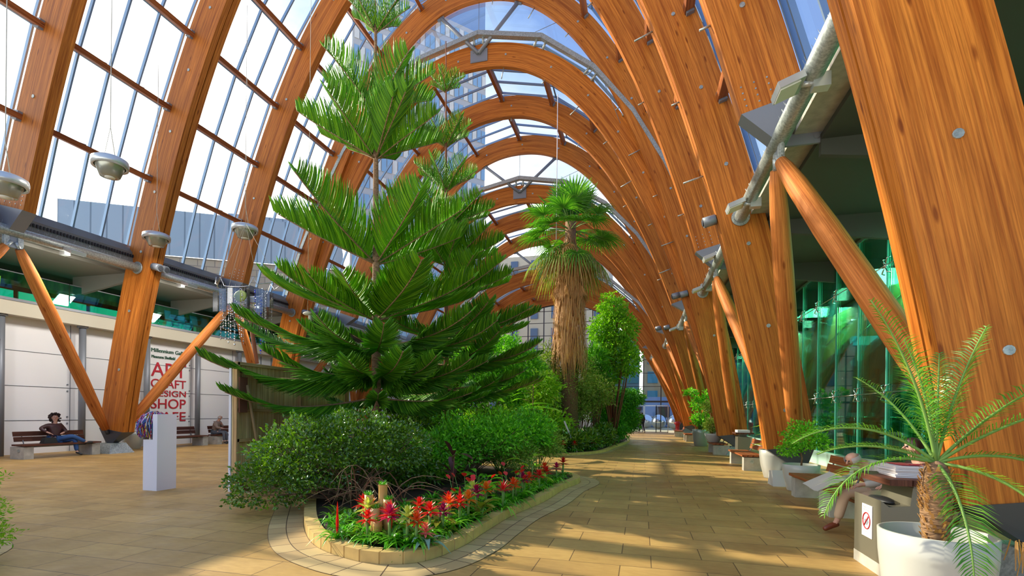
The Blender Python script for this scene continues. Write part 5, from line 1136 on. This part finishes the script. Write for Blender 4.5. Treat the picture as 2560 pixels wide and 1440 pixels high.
tag(tuft('dead_tip', 'x', (9.78, 4.0, .80), 10, .18, .006, L_STRAW, rise=(-85, -60), droop=(.1, .3)), 'dry straw coloured leaf tips hanging over the pot rim', 'leaf')
pot('wide white planter with the small round tree', 10.72, 11.95, .36, .56)
tt = thing('potted_tree', 'small round headed tree in the wide white planter', 'tree', (10.72, 11.95, .48)); MB().tube([(10.72, 11.95, .46), (10.74, 11.95, .7), (10.68, 11.93, .95), (10.72, 11.95, 1.2)], [.022, .018, .016, .01], 7).build('trunk', M_BARK, tt)
P1, d1 = blob(1300, (10.75, 11.95, 1.15), (.40, .38, .32), .3); P2, d2 = blob(350, (10.45, 11.9, .88), (.22, .22, .16), .3); P3, d3 = blob(300, (11.05, 11.9, 1.05), (.2, .2, .16), .3)
mb = MB(); leaves(mb, np.concatenate([P1, P2, P3]), np.concatenate([d1, d2, d3]) + rng.normal(size=(1950, 3)) * .6, .065, .036); tag(mb.build('foliage', L_MID, tt), kind='stuff')
pot('tall white planter beside the bench end', 10.72, 14.15, .36, .72, taper=.66)
leafy('lady_palm', 'yellow green leafy plant in the tall white planter', (10.75, 14.2, .65), 34, .7, .22, .42, .05, L_LIGHT, 'plant', el=(0, 60))
pot('grey planter with the tall thin tree, far right path', 10.35, 27.3, .42, .86, M_POTS, taper=.7)
shrub('potted_shrub', 'tall thin leafy tree in the far grey planter', (10.35, 27.3, .76), [((10.3, 27.3, 1.4), (.5, .45, .35)), ((10.2, 27.2, 2.2), (.4, .4, .4)), ((9.85, 27.1, 2.75), (.4, .3, .15)), ((10.6, 27.2, 2.4), (.25, .25, .5))], 950, .17, .08, L_MID, M_STEM, 12, .02, 'plant', up=-.1, shell=.2)
pot('white bowl planter standing on the low far bench', 10.35, 22.6, .36, .36, z=.46, taper=.6)
shrub('potted_bush', 'two tier yellowish bush in the bowl on the bench', (10.3, 22.6, .74), [((10.25, 22.6, 1.15), (.33, .33, .32)), ((10.15, 22.6, 1.95), (.30, .3, .26))], 1700, .08, .04, L_OLIVE, M_BARK, 8, .02, 'plant', shell=.3)
pot('silver planter behind the steel foot by the white wall', -12.25, 15.35, .36, .66, M_POTS)
leafy('dracaena', 'dark strappy plant in the silver planter', (-12.25, 15.35, .58), 34, 1.3, .05, .5, .05, L_DARK, 'plant', el=(0, 75))
tag(MB().prism([(12.45, 0), (12.95, 0), (12.86, .32), (12.55, .36)], 'x', 10.30, 10.56).build('stone_block', mat('pale_stone', (.62, .62, .58), .6)), 'small pale wedge block between the two white planters', 'block')

# ------------------------------------------------------------------ litter bin, newspaper ledge
t = thing('litter_bin', 'steel litter bin with wooden ledge and no-feeding notice', 'bin', (9.98, 6.1, 0))
MB().box((9.98, 6.1, .06), (.50, .66, .12)).build('plinth', M_CONC, t)
M_BINS = mat('brushed_steel', (.24, .22, .16), .4, .5)
b = MB(); b.prism([(9.73, .12), (10.23, .12), (10.23, .90), (10.0, .90), (9.98, .72), (9.80, .70), (9.73, .76)], 'y', 5.78, 6.42); b.build('body', M_BINS, t)
MB().box((10.12, 6.1, .84), (.22, .62, .16)).build('back_column', M_BINS, t)
MB().ball((9.86, 6.1, .73), (.09, .24, .035), n=10).build('liner_bag', M_BLACK, t)
for i in range(3): MB().box((9.86 + i * .20, 6.12, .955), (.19, .86, .06)).build('ledge_slat', M_BENCHD, t)
nt = MB().box((9.724, 6.08, .50), (.006, .24, .34)).build('notice', mat('notice_paper', (.82, .80, .78), .6), t)
# notice faces the path: ring, bar, bird outline and writing
ring = [(9.717, 6.08 + .085 * cos(a), .50 + .085 * sin(a)) for a in np.linspace(0, 2 * pi, 29)]; MB().tube(ring, .006, 5).tube([(9.717, 6.02, .56), (9.717, 6.14, .44)], .006, 5).build('prohibition_ring', M_RED, nt)
MB().add([(9.719, 6.08 + y_, .50 + z_) for y_, z_ in ((.05, -.03), (.0, -.05), (-.05, -.01), (-.03, .02), (-.035, .05), (-.015, .055), (.0, .02), (.06, .01))], [tuple(range(8))]).build('bird_picture', mat('print_grey', (.25, .28, .33), .6), nt)
for s_, z_, L, h_, m_ in (('Please DO NOT', .63, .18, .022, M_BLACK), ('feed the pigeons', .60, .18, .022, M_BLACK), ('Thank you', .375, .15, .014, M_RED)):
    V, Fs = textmesh(s_, L, h_); MB().add(np.column_stack([9.722 - V[:, 2] * .1, 6.08 + L / 2 - V[:, 0], z_ + V[:, 1]]), Fs).build('lettering', m_, nt)
M_NEWS = mat('newsprint', (.70, .66, .66), .7); M_NEWSR = mat('newspaper_red', (.55, .04, .06), .6)
t = thing('newspaper_stack', 'stack of red and white free newspapers on the wooden ledge', 'newspapers', (10.08, 6.1, .985))
for i in range(7): MB().box((10.06 + random.uniform(-.012, .012), 6.1 + random.uniform(-.012, .012), .994 + i * .017), (.32, .42, .015), rz=random.uniform(-.05, .05)).build('newspaper', M_NEWS, t)
MB().box((10.04, 6.1, 1.112), (.16, .3, .004), rz=.1).build('front_page_picture', M_NEWSR, t); MB().box((10.12, 6.0, 1.118), (.1, .12, .004), rz=-.2).build('front_page_picture', M_NEWSR, t)
t = thing('litter_bin', 'small grey bin with papers beyond the orange bench, farther right', 'bin', (10.9, 19.3, 0)); MB().box((10.9, 19.3, .42), (.42, .5, .84)).build('body', M_BINS, t); MB().box((10.9, 19.3, .97), (.6, .7, .05)).build('ledge', M_BENCHD, t); MB().box((10.9, 19.5, .9), (.2, .2, .14)).build('back_column', M_BINS, t)
tag(MB().box((10.88, 19.3, 1.04), (.4, .5, .09)).build('newspaper_stack', M_NEWS), 'distant pile of papers on the farther bin', 'newspapers')

# ------------------------------------------------------------------ hanging lamps
def lamp(lab, x, y, z, r=.42, ztop=None):
    t = thing('pendant_lamp', lab, 'lamp', (x, y, z - .3), 'big round hanging lamps')
    MB().lathe([(r * .86, .02), (r, .0), (r * 1.03, .10), (r * 1.0, .17), (r * .8, .21), (0, .23)], (x, y, z), 30).build('rim', M_LAMP, t)
    MB().lathe([(0, -.21), (r * .30, -.21), (r * .55, -.20), (r * .80, .03)], (x, y, z), 30).build('bowl', mat('lamp_bowl', (.40, .42, .36), .25, .6), t)
    MB().lathe([(0, -.225), (r * .28, -.225), (r * .30, -.205)], (x, y, z), 20).build('lens', M_LAMPW, t)
    la = bpy.data.lights.new('pendant_fill', 'AREA'); la.energy = 60; la.shape = 'DISK'; la.size = r * 1.2; la.color = (1, .92, .82); lo = bpy.data.objects.new('pendant_fill', la); COL.objects.link(lo); lo.location = (x, y, z - .26)  # fill light added under a pendant that is switched off
    MB().tube([(x + .15, y, z + .2), (x, y, z + .9), (x, y, ztop or z + 9)], .010, 4).tube([(x - .2, y, z + .2), (x, y, z + .9)], .006, 4).build('suspension_wire', M_ROPE, t)
lamp('big round hanging lamp, largest, in the second glazed bay', -4.02, 8.35, 6.93, .335, 14)
lamp('big round hanging lamp cut by the left picture edge', -5.03, 7.05, 6.05, .36, 12)
lamp('big round hanging lamp before the second standing arch', -8.18, 12.9, 7.2, .39, 13)
lamp('big round hanging lamp before the third wooden arch', -5.35, 13.65, 7.5, .39, 15)

# ------------------------------------------------------------------ pedestal with wire sculpture, partition wall, glass mobile
t = thing('pedestal', 'white two level pedestal in front of the white wall', 'pedestal', (-1.92, 7.8, 0))
MB().box((-1.955, 7.82, .50), (.25, .40, 1.0)).build('low_plinth', M_WHITE, t); MB().box((-1.775, 7.82, .75), (.11, .42, 1.5)).build('tall_panel', M_WHITE, t)
t = thing('wire_sculpture', 'colourful scribbled wire ring sculpture on the pedestal', 'sculpture', (-2.0, 7.8, 1.0))
cols = [mat('wire_%d' % i, c_, .5) for i, c_ in enumerate(((.10, .12, .55), (.65, .03, .05), (.75, .55, .05), (.08, .30, .55), (.55, .10, .45), (.8, .8, .85)))]
MB().lathe([(0, .0), (.20, .0), (.215, .02), (.05, .05)], (-2.0, 7.8, 1.26), 24).build('inner_disc', mat('cream', (.72, .62, .48), .6), t)
MB().prism([(7.62, 1.0), (7.98, 1.0), (8.02, 1.3), (7.8, 1.5), (7.58, 1.3)], 'x', -1.93, -1.90).build('cream_half_disc', MATS['cream'], t)
for c_i, m_ in enumerate(cols):
    rr = random.Random(c_i + 3); pts = []
    for i in range(160):
        a = rr.uniform(0, 2 * pi); b_ = rr.uniform(-.75, 1.45); r_ = rr.uniform(.27, .33); pts.append((-2.03 + r_ * cos(a) * cos(b_) * .8, 7.8 + r_ * sin(a) * cos(b_), 1.24 + r_ * sin(b_)))
    w_ = MB()
    for i in range(0, 159, 1): w_.tube([pts[i], tuple((a + b) / 2 + .03 for a, b in zip(pts[i], pts[i + 1])) if 0 else pts[i]], .001, 3) if 0 else None
    order = sorted(pts, key=lambda p: math.atan2(p[1] - 7.8, p[0] + 2.03)); w_.tube(order, .0075, 4); w_.build('coloured_wire', m_, t)
t = thing('display_partition', 'plywood backed display partition with battens left of the pine', 'partition', (-.45, 9.9, 0))
MB().box((-.50, 9.95, 1.28), (.05, 3.9, 2.56)).build('white_board', M_WHITE, t); [MB().box((-.455, 9.95 + q, 1.28), (.03, 1.28, 2.52)).build('plywood_back', M_PLY, t) for q in (-1.29, 0, 1.29)]
M_PINEW = wood('pale_pine', (.72, .46, .20), (.62, .38, .15), (.7, .55, .45), .6)
for y_ in (8.06, 9.95, 11.85): MB().box((-.40, y_, 1.28), (.08, .07, 2.52)).build('upright_batten', M_PINEW, t)
for z_ in (.04, 1.0, 1.6, 2.52): MB().box((-.40, 9.95, z_), (.08, 3.8, .06)).build('cross_batten', M_PINEW, t)
MB().tube([(-.33, 8.25, 2.1), (-.2, 8.6, .02)], .035, 4).build('diagonal_prop', M_PINEW, t); MB().box((-.34, 8.16, 1.9), (.03, .2, .7)).build('brown_gusset', M_BARKR, t); MB().box((-.34, 8.16, .1), (.03, .2, .2)).build('brown_gusset', M_BARKR, t)
# hanging mobile
t.location.x += .12
t = thing('glass_mobile', 'hanging mobile of clear plates and bead strings before the left tube', 'mobile', (-2.1, 10.2, 2.9)); rr = random.Random(9)
CX_, CY_, CZ_ = -2.1, 10.2, 4.62
ring = [(CX_ + .85 * cos(a) * (1 + .1 * sin(3 * a)), CY_ + .5 * sin(a), CZ_ + .10 * sin(2 * a + 1) + (.2 if i % 7 == 0 else 0)) for i, a in enumerate(np.linspace(0, 2 * pi, 41))]; MB().tube(ring, .010, 5).build('garland', M_CHROME, t)
for i in range(4): MB().tube([ring[i * 10], (CX_, CY_, CZ_ + 1.6)], .004, 4).build('hanging_wire', M_ROPE, t)
MB().tube([(CX_, CY_, CZ_ + 1.6), (CX_, CY_, 15)], .004, 4).build('hanging_wire', M_ROPE, t)
PC = [mat('bead_blue', (.02, .05, .65), .2), mat('bead_orange', (.85, .2, .03), .3), M_CHROME, mat('bead_smoke', (.30, .25, .24), .2)]
for i in range(16):
    a = i * .39; x_, y_ = CX_ + .8 * cos(a) * rr.uniform(.5, 1.05), CY_ + .45 * sin(a); w_, h_ = rr.uniform(.14, .28), rr.uniform(.35, .7)
    MB().box((x_, y_, CZ_ - .1 - h_ / 2), (w_, .008, h_), rz=rr.uniform(-.6, .6)).build('clear_plate', M_ACRYL, t)
for i in range(30):
    a = rr.uniform(0, 6.28); r_ = rr.uniform(.3, 1.0); x_, y_ = CX_ + .8 * cos(a) * r_, CY_ + .45 * sin(a) * r_; z_ = CZ_; b = MB(); z1 = CZ_ - rr.uniform(.6, 1.75); b.tube([(x_, y_, CZ_ + .05), (x_, y_, z1)], .0025, 3, 1)
    zz = CZ_ - rr.uniform(0, .3)
    while zz > z1: b.ball((x_, y_, zz), rr.uniform(.010, .024), 0, 6); zz -= rr.uniform(.04, .10)
    b.build('bead_string', [PC[0] if i in (2, 9) else PC[1] if i == 5 else PC[2] if i % 2 else PC[3], M_ROPE], t)
MB().ball((-2.15, 10.1, 4.4), (.2, .02, .14), n=10).build('green_plate', mat('moss_plate', (.25, .32, .05), .5), t)
MB().tube([(-1.95, 10.2, 4.0), (-1.85, 10.2, 3.4), (-1.72, 10.2, 2.75)], [.06, .05, .045], 7).build('driftwood', M_BARKR, t)
tb = thing('bird_feeder', 'small pale hanging bird ornament left of the pine', 'ornament', (-.75, 10.8, 3.85)); MB().ball((-.75, 10.8, 4.05), (.13, .08, .05), n=10).build('body', mat('old_paint', (.6, .55, .4), .7), tb); MB().tube([(-.68, 10.8, 4.0), (-.66, 10.8, 3.82)], .045, 8).build('tail', MATS['old_paint'], tb); MB().tube([(-.75, 10.8, 4.08), (-.75, 10.8, 15)], .006, 4).build('hanging_wire', M_ROPE, tb)
for x_, y_, z0_, z1_, lab in ((-4.35, 21.86, 11.3, 14.98, 'pale hanging cable behind the tallest pine'), (3.66, 21.86, 9.3, 15.75, 'pale hanging cable over the fan palm')):
    tag(MB().tube([(x_, y_, z0_), (x_, y_, z1_)], .018, 5).build('hanging_cable', M_WHITE), lab, 'cable')

# ------------------------------------------------------------------ people
def skin(name, chains, m, parent, lvl=1, root=0):
    """chains: list of lists of (x,y,z,r); identical coordinates are shared joints"""
    V = []; Rr = []; E_ = []; key = {}
    def vid(p):
        k_ = tuple(round(q, 4) for q in p[:3])
        if k_ not in key: key[k_] = len(V); V.append(p[:3]); Rr.append(p[3])
        return key[k_]
    for c_ in chains:
        ids = [vid(p) for p in c_]; E_ += list(zip(ids[:-1], ids[1:]))
    me = bpy.data.meshes.new(name); me.from_pydata(V, E_, []); ob = bpy.data.objects.new(name, me); COL.objects.link(ob)
    md = ob.modifiers.new('Skin', 'SKIN'); md.use_smooth_shade = True
    if not me.skin_vertices: 
        bm = bmesh.new(); bm.from_mesh(me); bm.verts.layers.skin.verify(); bm.to_mesh(me); bm.free()
    for i, sv in enumerate(me.skin_vertices[0].data):
        r_ = Rr[i]; sv.radius = r_ if isinstance(r_, tuple) else (r_, r_); sv.use_root = (i == root)
    s_ = ob.modifiers.new('Sub', 'SUBSURF'); s_.levels = s_.render_levels = lvl
    dg = bpy.context.evaluated_depsgraph_get(); nm_ = bpy.data.meshes.new_from_object(ob.evaluated_get(dg)); bpy.data.objects.remove(ob)
    ob = bpy.data.objects.new(name, nm_); COL.objects.link(ob); nm_.materials.clear(); nm_.materials.append(m)
    for p in nm_.polygons: p.use_smooth = True
    if parent: ob.parent = parent
    return ob
def person(lab, loc, rz, J, cloth, hairm=None, hair='short', hat=None):
    """J joints in local metres, +x = the way the person faces; cloth: dict(top,legs,shoes materials)"""
    t = thing('person', lab, 'person', loc, None, rz); P = lambda k_, r_: (*J[k_], r_); mid = lambda a, b, f, r_: (*[J[a][i] * (1 - f) + J[b][i] * f for i in range(3)], r_)
    ch = [[P('pelvis', .13), P('waist', .12), P('chest', .135), P('neck', .055), P('chin', .062), P('head', .092), P('crown', .072)]]
    for s_ in 'LR':
        ch.append([P('chest', .135), P('sh' + s_, .055), P('el' + s_, .042), P('wr' + s_, .028), P('ha' + s_, .034)])
        h = Vector(J['ha' + s_]); w_ = Vector(J['wr' + s_]); d = (h - w_).normalized(); sd = d.cross(Vector((0, 0, 1))); sd = sd.normalized() if sd.length > .1 else Vector((0, 1, 0)); dn = Vector((0, 0, -1))
        for f in range(4):
            b = h + sd * (.024 - .016 * f); L = (.030, .036, .034, .026)[f]; k1 = b + d * (L + .012) + dn * .006; k2 = k1 + d * L * .7 + dn * .016
            ch.append([P('ha' + s_, .034), (*b, .0095), (*k1, .0085), (*k2, .0075)])
        th = w_.lerp(h, .5) + sd * .034; ch.append([P('ha' + s_, .034), (*th, .0105), (*(th + d * .035 + sd * .012 + dn * .012), .009)])
        ch.append([P('pelvis', .13), P('hi' + s_, .095), P('kn' + s_, .058), P('an' + s_, .038), P('to' + s_, .035)])
    skin('body', ch, M_SKIN, t)
    tp = [[P('pelvis', .168), P('waist', .165), P('chest', .178), mid('chest', 'neck', .7, .085)]] + [[P('chest', .178), P('sh' + s_, .092), P('el' + s_, .068), mid('el' + s_, 'wr' + s_, .92, .048)] for s_ in 'LR']
    skin('top', tp, cloth['top'], t)
    lg = [[P('pelvis', .152), P('hi' + s_, .115), P('kn' + s_, .078), mid('kn' + s_, 'an' + s_, cloth.get('hem', .95), .066)] for s_ in 'LR']; skin('trousers', lg, cloth['legs'], t)
    for s_ in 'LR':
        a, b = Vector(J['an' + s_]), Vector(J['to' + s_]); skin('shoe', [[(*(a + (a - b) * .25 + Vector((0, 0, -.02))), .042), (*(a.lerp(b, .45)), .046), (*(b + (b - a) * .22), .036)]], cloth['shoes'], t)
    H_ = Vector(J['head']); C_ = Vector(J['crown']); up = (C_ - H_).normalized(); fw = Vector(J.get('look', (1, 0, 0))).normalized(); fw = (fw - up * fw.dot(up)).normalized(); sd = up.cross(fw)
    for s_ in (-1, 1):
        e_ = H_ + fw * .071 + sd * s_ * .028 + up * .008; tag(MB().ball(tuple(e_), .009, n=8).build('eye', M_BLACK, t, True), 'dark eye')
        MB().ball(tuple(H_ + sd * s_ * .078 - up * .01), (.018, .012, .028), n=8).build('ear', M_SKIN, t, True)
    MB().tube([tuple(H_ + fw * .070 + up * .01), tuple(H_ + fw * .092 - up * .022), tuple(H_ + fw * .072 - up * .032)], [.008, .014, .006], 6).build('nose', M_SKIN, t, True)
    MB().tube([tuple(H_ + fw * .062 - up * .052 + sd * .022), tuple(H_ + fw * .072 - up * .052), tuple(H_ + fw * .062 - up * .052 - sd * .022)], .006, 5).build('mouth', mat('lips', (.45, .15, .12), .5), t, True)
    if hairm:
        mb = MB(); rr = random.Random(len(lab)); c_ = H_ + up * .02
        if hair == 'curly':
            for i in range(170):
                v = Vector((rr.gauss(0, 1), rr.gauss(0, 1), rr.gauss(0, 1))).normalized()
                if (v.dot(fw) > .35 and v.dot(up) < .6) or (v.dot(fw) > -.1 and v.dot(up) < -.2): continue
                q = c_ - fw * .02 - up * (.03 if v.dot(up) < 0 else 0) + v * rr.uniform(.10, .155); mb.ball(tuple(q), rr.uniform(.022, .036), 0, 6)
        elif hair == 'short': 
            for i in range(12):
                for j in range(16):
                    pass
            n_ = 14; V = []
            for i in range(8):
                ph = i / 7 * 1.75
                for j in range(n_):
                    a = 2 * pi * j / n_; v = up * cos(ph) + (fw * cos(a) + sd * sin(a)) * sin(ph); lim = .7 if v.dot(fw) > .5 and v.dot(up) < .45 else 1
                    V.append(tuple(H_ + up * .015 - fw * .012 + v * (.108 if lim == 1 else .08)))
            mb.add(V, [(i * n_ + j, i * n_ + (j + 1) % n_, (i + 1) * n_ + (j + 1) % n_, (i + 1) * n_ + j) for i in range(7) for j in range(n_)], 0, None, True)
        elif hair == 'fringe':
            n_ = 24; V = []
            for i in range(4):
                ph = 1.15 + i / 3 * .7
                for j in range(n_):
                    a = .9 + (2 * pi - 1.8) * j / (n_ - 1); v = up * cos(ph) + (fw * cos(a) + sd * sin(a)) * sin(ph); V.append(tuple(H_ + v * .103))
            mb.add(V, [(i * n_ + j, i * n_ + j + 1, (i + 1) * n_ + j + 1, (i + 1) * n_ + j) for i in range(3) for j in range(n_ - 1)], 0, None, True)
        mb.build('hair', hairm, t, True)
    return t
def J_(**k_): return k_
M_JEAN = mat('blue_denim', (.035, .10, .26), .8); M_LEATH = mat('brown_leather', (.075, .03, .028), .4); M_HAIRD = mat('dark_hair', (.03, .012, .01), .6); M_HAIRG = mat('grey_hair', (.55, .50, .48), .8)
M_BEIGE = mat('beige_trousers', (.66, .48, .32), .8); M_SHOEB = mat('brown_shoes', (.20, .05, .02), .35); M_DARKC = mat('dark_cloth', (.035, .03, .035), .8); M_GREYC = mat('taupe_jacket', (.30, .22, .17), .8); M_CHAR = mat('charcoal_trousers', (.10, .11, .13), .8)
person('woman with dark curly hair, brown leather jacket and jeans on the bench', (-11.3, 12.05, 0), R(2),
       J_(pelvis=(-.05, 0, .55), waist=(-.09, 0, .74), chest=(-.10, 0, .95), neck=(-.08, 0, 1.12), chin=(-.05, -.01, 1.19), head=(-.04, -.02, 1.28), crown=(-.06, -.01, 1.37), look=(.8, -.35, -.5),
          shL=(-.10, .18, 1.03), elL=(-.02, .30, .82), wrL=(.16, .10, .78), haL=(.20, .03, .77), shR=(-.10, -.18, 1.03), elR=(-.06, -.44, .93), wrR=(.10, -.32, .80), haR=(.15, -.27, .77),
          hiL=(-.02, .09, .54), knL=(.30, .36, .56), anL=(.36, .38, .13), toL=(.48, .44, .05), hiR=(-.02, -.07, .55), knR=(.34, .26, .68), anR=(.46, .60, .45), toR=(.52, .74, .44)),
       dict(top=M_LEATH, legs=M_JEAN, shoes=M_BLACK), M_HAIRD, 'curly')
t = thing('handbag', 'black handbag beside the woman on the bench', 'bag', (-11.2, 11.55, .455)); MB().box((-11.12, 11.72, .55), (.2, .40, .18), taper=.75).build('body', M_BLACK, t); MB().tube([(-11.12, 11.58, .62), (-11.12, 11.72, .72), (-11.12, 11.86, .62)], .01, 5).build('strap', M_BLACK, t)
SIT = lambda lean=0, **k_: dict(dict(pelvis=(-.05, 0, .55), waist=(-.05 + lean * .3, 0, .74), chest=(-.05 + lean * .7, 0, .94), neck=(0 + lean, 0, 1.10), chin=(.04 + lean * 1.1, 0, 1.16), head=(.06 + lean * 1.2, 0, 1.24), crown=(.05 + lean * 1.25, 0, 1.33), look=(1, 0, -.4),
    shL=(lean * .75, .18, 1.0), elL=(.06 + lean, .24, .78), wrL=(.28 + lean * .4, .14, .76), haL=(.35 + lean * .4, .12, .75), shR=(lean * .75, -.18, 1.0), elR=(.06 + lean, -.24, .78), wrR=(.28 + lean * .4, -.14, .76), haR=(.35 + lean * .4, -.12, .75),
    hiL=(-.02, .09, .54), knL=(.42, .11, .56), anL=(.44, .11, .13), toL=(.58, .12, .05), hiR=(-.02, -.09, .54), knR=(.42, -.11, .56), anR=(.44, -.11, .13), toR=(.58, -.12, .05)), **k_)
person('bald old man in a taupe jacket sitting hunched beside the partition', (-11.80, 18.95, 0), R(15), SIT(.10, haL=(.22, .03, .98), wrL=(.22, .08, .94)), dict(top=M_GREYC, legs=M_CHAR, shoes=M_BLACK), M_HAIRG, 'fringe')
person('bald newspaper reader in beige trousers and brown shoes, right foreground', (10.55, 7.75, 0), R(196), SIT(.36, chest=(.14, 0, .89), neck=(.32, 0, 1.0), chin=(.38, 0, 1.0), head=(.43, 0, 1.03), crown=(.47, 0, 1.11), look=(1, 0, -1.4), shL=(.2, .18, .95), shR=(.2, -.18, .95), elL=(.24, .26, .74), elR=(.24, -.26, .74), knL=(.40, .16, .56), anL=(.38, .20, .13), toL=(.52, .24, .05), knR=(.42, -.14, .57), anR=(.50, -.20, .13), toR=(.64, -.22, .05), haL=(.52, .20, .70), wrL=(.45, .20, .72), haR=(.52, -.20, .72), wrR=(.45, -.20, .74)), dict(top=mat('pale_jacket', (.42, .40, .36), .8), legs=M_BEIGE, shoes=M_SHOEB, hem=.90), M_HAIRG, 'fringe')
t = thing('newspaper', 'open newspaper held by the bald reader', 'newspaper', (10.0, 7.62, .62))
for s_ in (-1, 1):
    V = [(10.02 - .02 * abs(j - 2) - i * .085, 7.62 + s_ * j * .09, .80 - i * .045 - .02 * sin(j * 1.2)) for i in range(5) for j in range(5)]; MB().add(V, [(i * 5 + j, i * 5 + j + 1, i * 5 + j + 6, i * 5 + j + 5) for i in range(4) for j in range(4)], smooth=True).add([(a, b, c - .004) for a, b, c in V], [(i * 5 + j, i * 5 + j + 5, i * 5 + j + 6, i * 5 + j + 1) for i in range(4) for j in range(4)]).build('page', mat('newspaper_page', (.50, .47, .40), .7), t)
person('dark coated person sitting behind the potted palm trunk', (10.62, 6.95, 0), R(185), SIT(.05), dict(top=M_LEATH, legs=M_DARKC, shoes=M_BLACK), M_HAIRD, 'short')
person('man in dark clothes walking out at the far doors', (7.45, 44.4, 0), R(120),
       J_(pelvis=(0, 0, .95), waist=(.0, 0, 1.12), chest=(.02, 0, 1.32), neck=(.03, 0, 1.50), chin=(.05, 0, 1.56), head=(.06, 0, 1.65), crown=(.05, 0, 1.74), look=(1, 0, -.1), shL=(.02, .18, 1.42), elL=(-.08, .24, 1.16), wrL=(.02, .24, .93), haL=(.05, .24, .86), shR=(.02, -.18, 1.42), elR=(.0, -.24, 1.15), wrR=(.14, -.2, .95), haR=(.18, -.2, .9),
          hiL=(0, .09, .92), knL=(.22, .09, .52), anL=(.30, .09, .10), toL=(.44, .09, .05), hiR=(0, -.09, .92), knR=(-.06, -.09, .50), anR=(-.30, -.09, .14), toR=(-.20, -.09, .05)), dict(top=M_DARKC, legs=mat('navy_trousers', (.02, .025, .05), .8), shoes=M_BLACK), M_HAIRD, 'short')
STAND = J_(pelvis=(0, 0, .93), waist=(.0, 0, 1.1), chest=(.0, 0, 1.28), neck=(.01, 0, 1.45), chin=(.03, 0, 1.50), head=(.04, 0, 1.58), crown=(.03, 0, 1.67), look=(1, 0, -.2), shL=(0, .18, 1.37), elL=(-.03, .24, 1.1), wrL=(.04, .22, .88), haL=(.06, .22, .81), shR=(0, -.18, 1.37), elR=(-.03, -.24, 1.1), wrR=(.04, -.22, .88), haR=(.06, -.22, .81),
           hiL=(0, .09, .9), knL=(.02, .1, .5), anL=(0, .1, .1), toL=(.13, .1, .05), hiR=(0, -.09, .9), knR=(.02, -.1, .5), anR=(0, -.1, .1), toR=(.13, -.1, .05))
person('distant person in black outside the doors', (6.6, 61, 0), R(80), STAND, dict(top=M_BLACK, legs=M_BLACK, shoes=M_BLACK), M_HAIRD, 'short')
person('white haired person standing among the leaves behind the near bed', (2.75, 16.2, 0), R(-110), STAND, dict(top=mat('brown_top', (.22, .10, .07), .8), legs=M_DARKC, shoes=M_BLACK), mat('white_hair', (.75, .74, .72), .8), 'short')
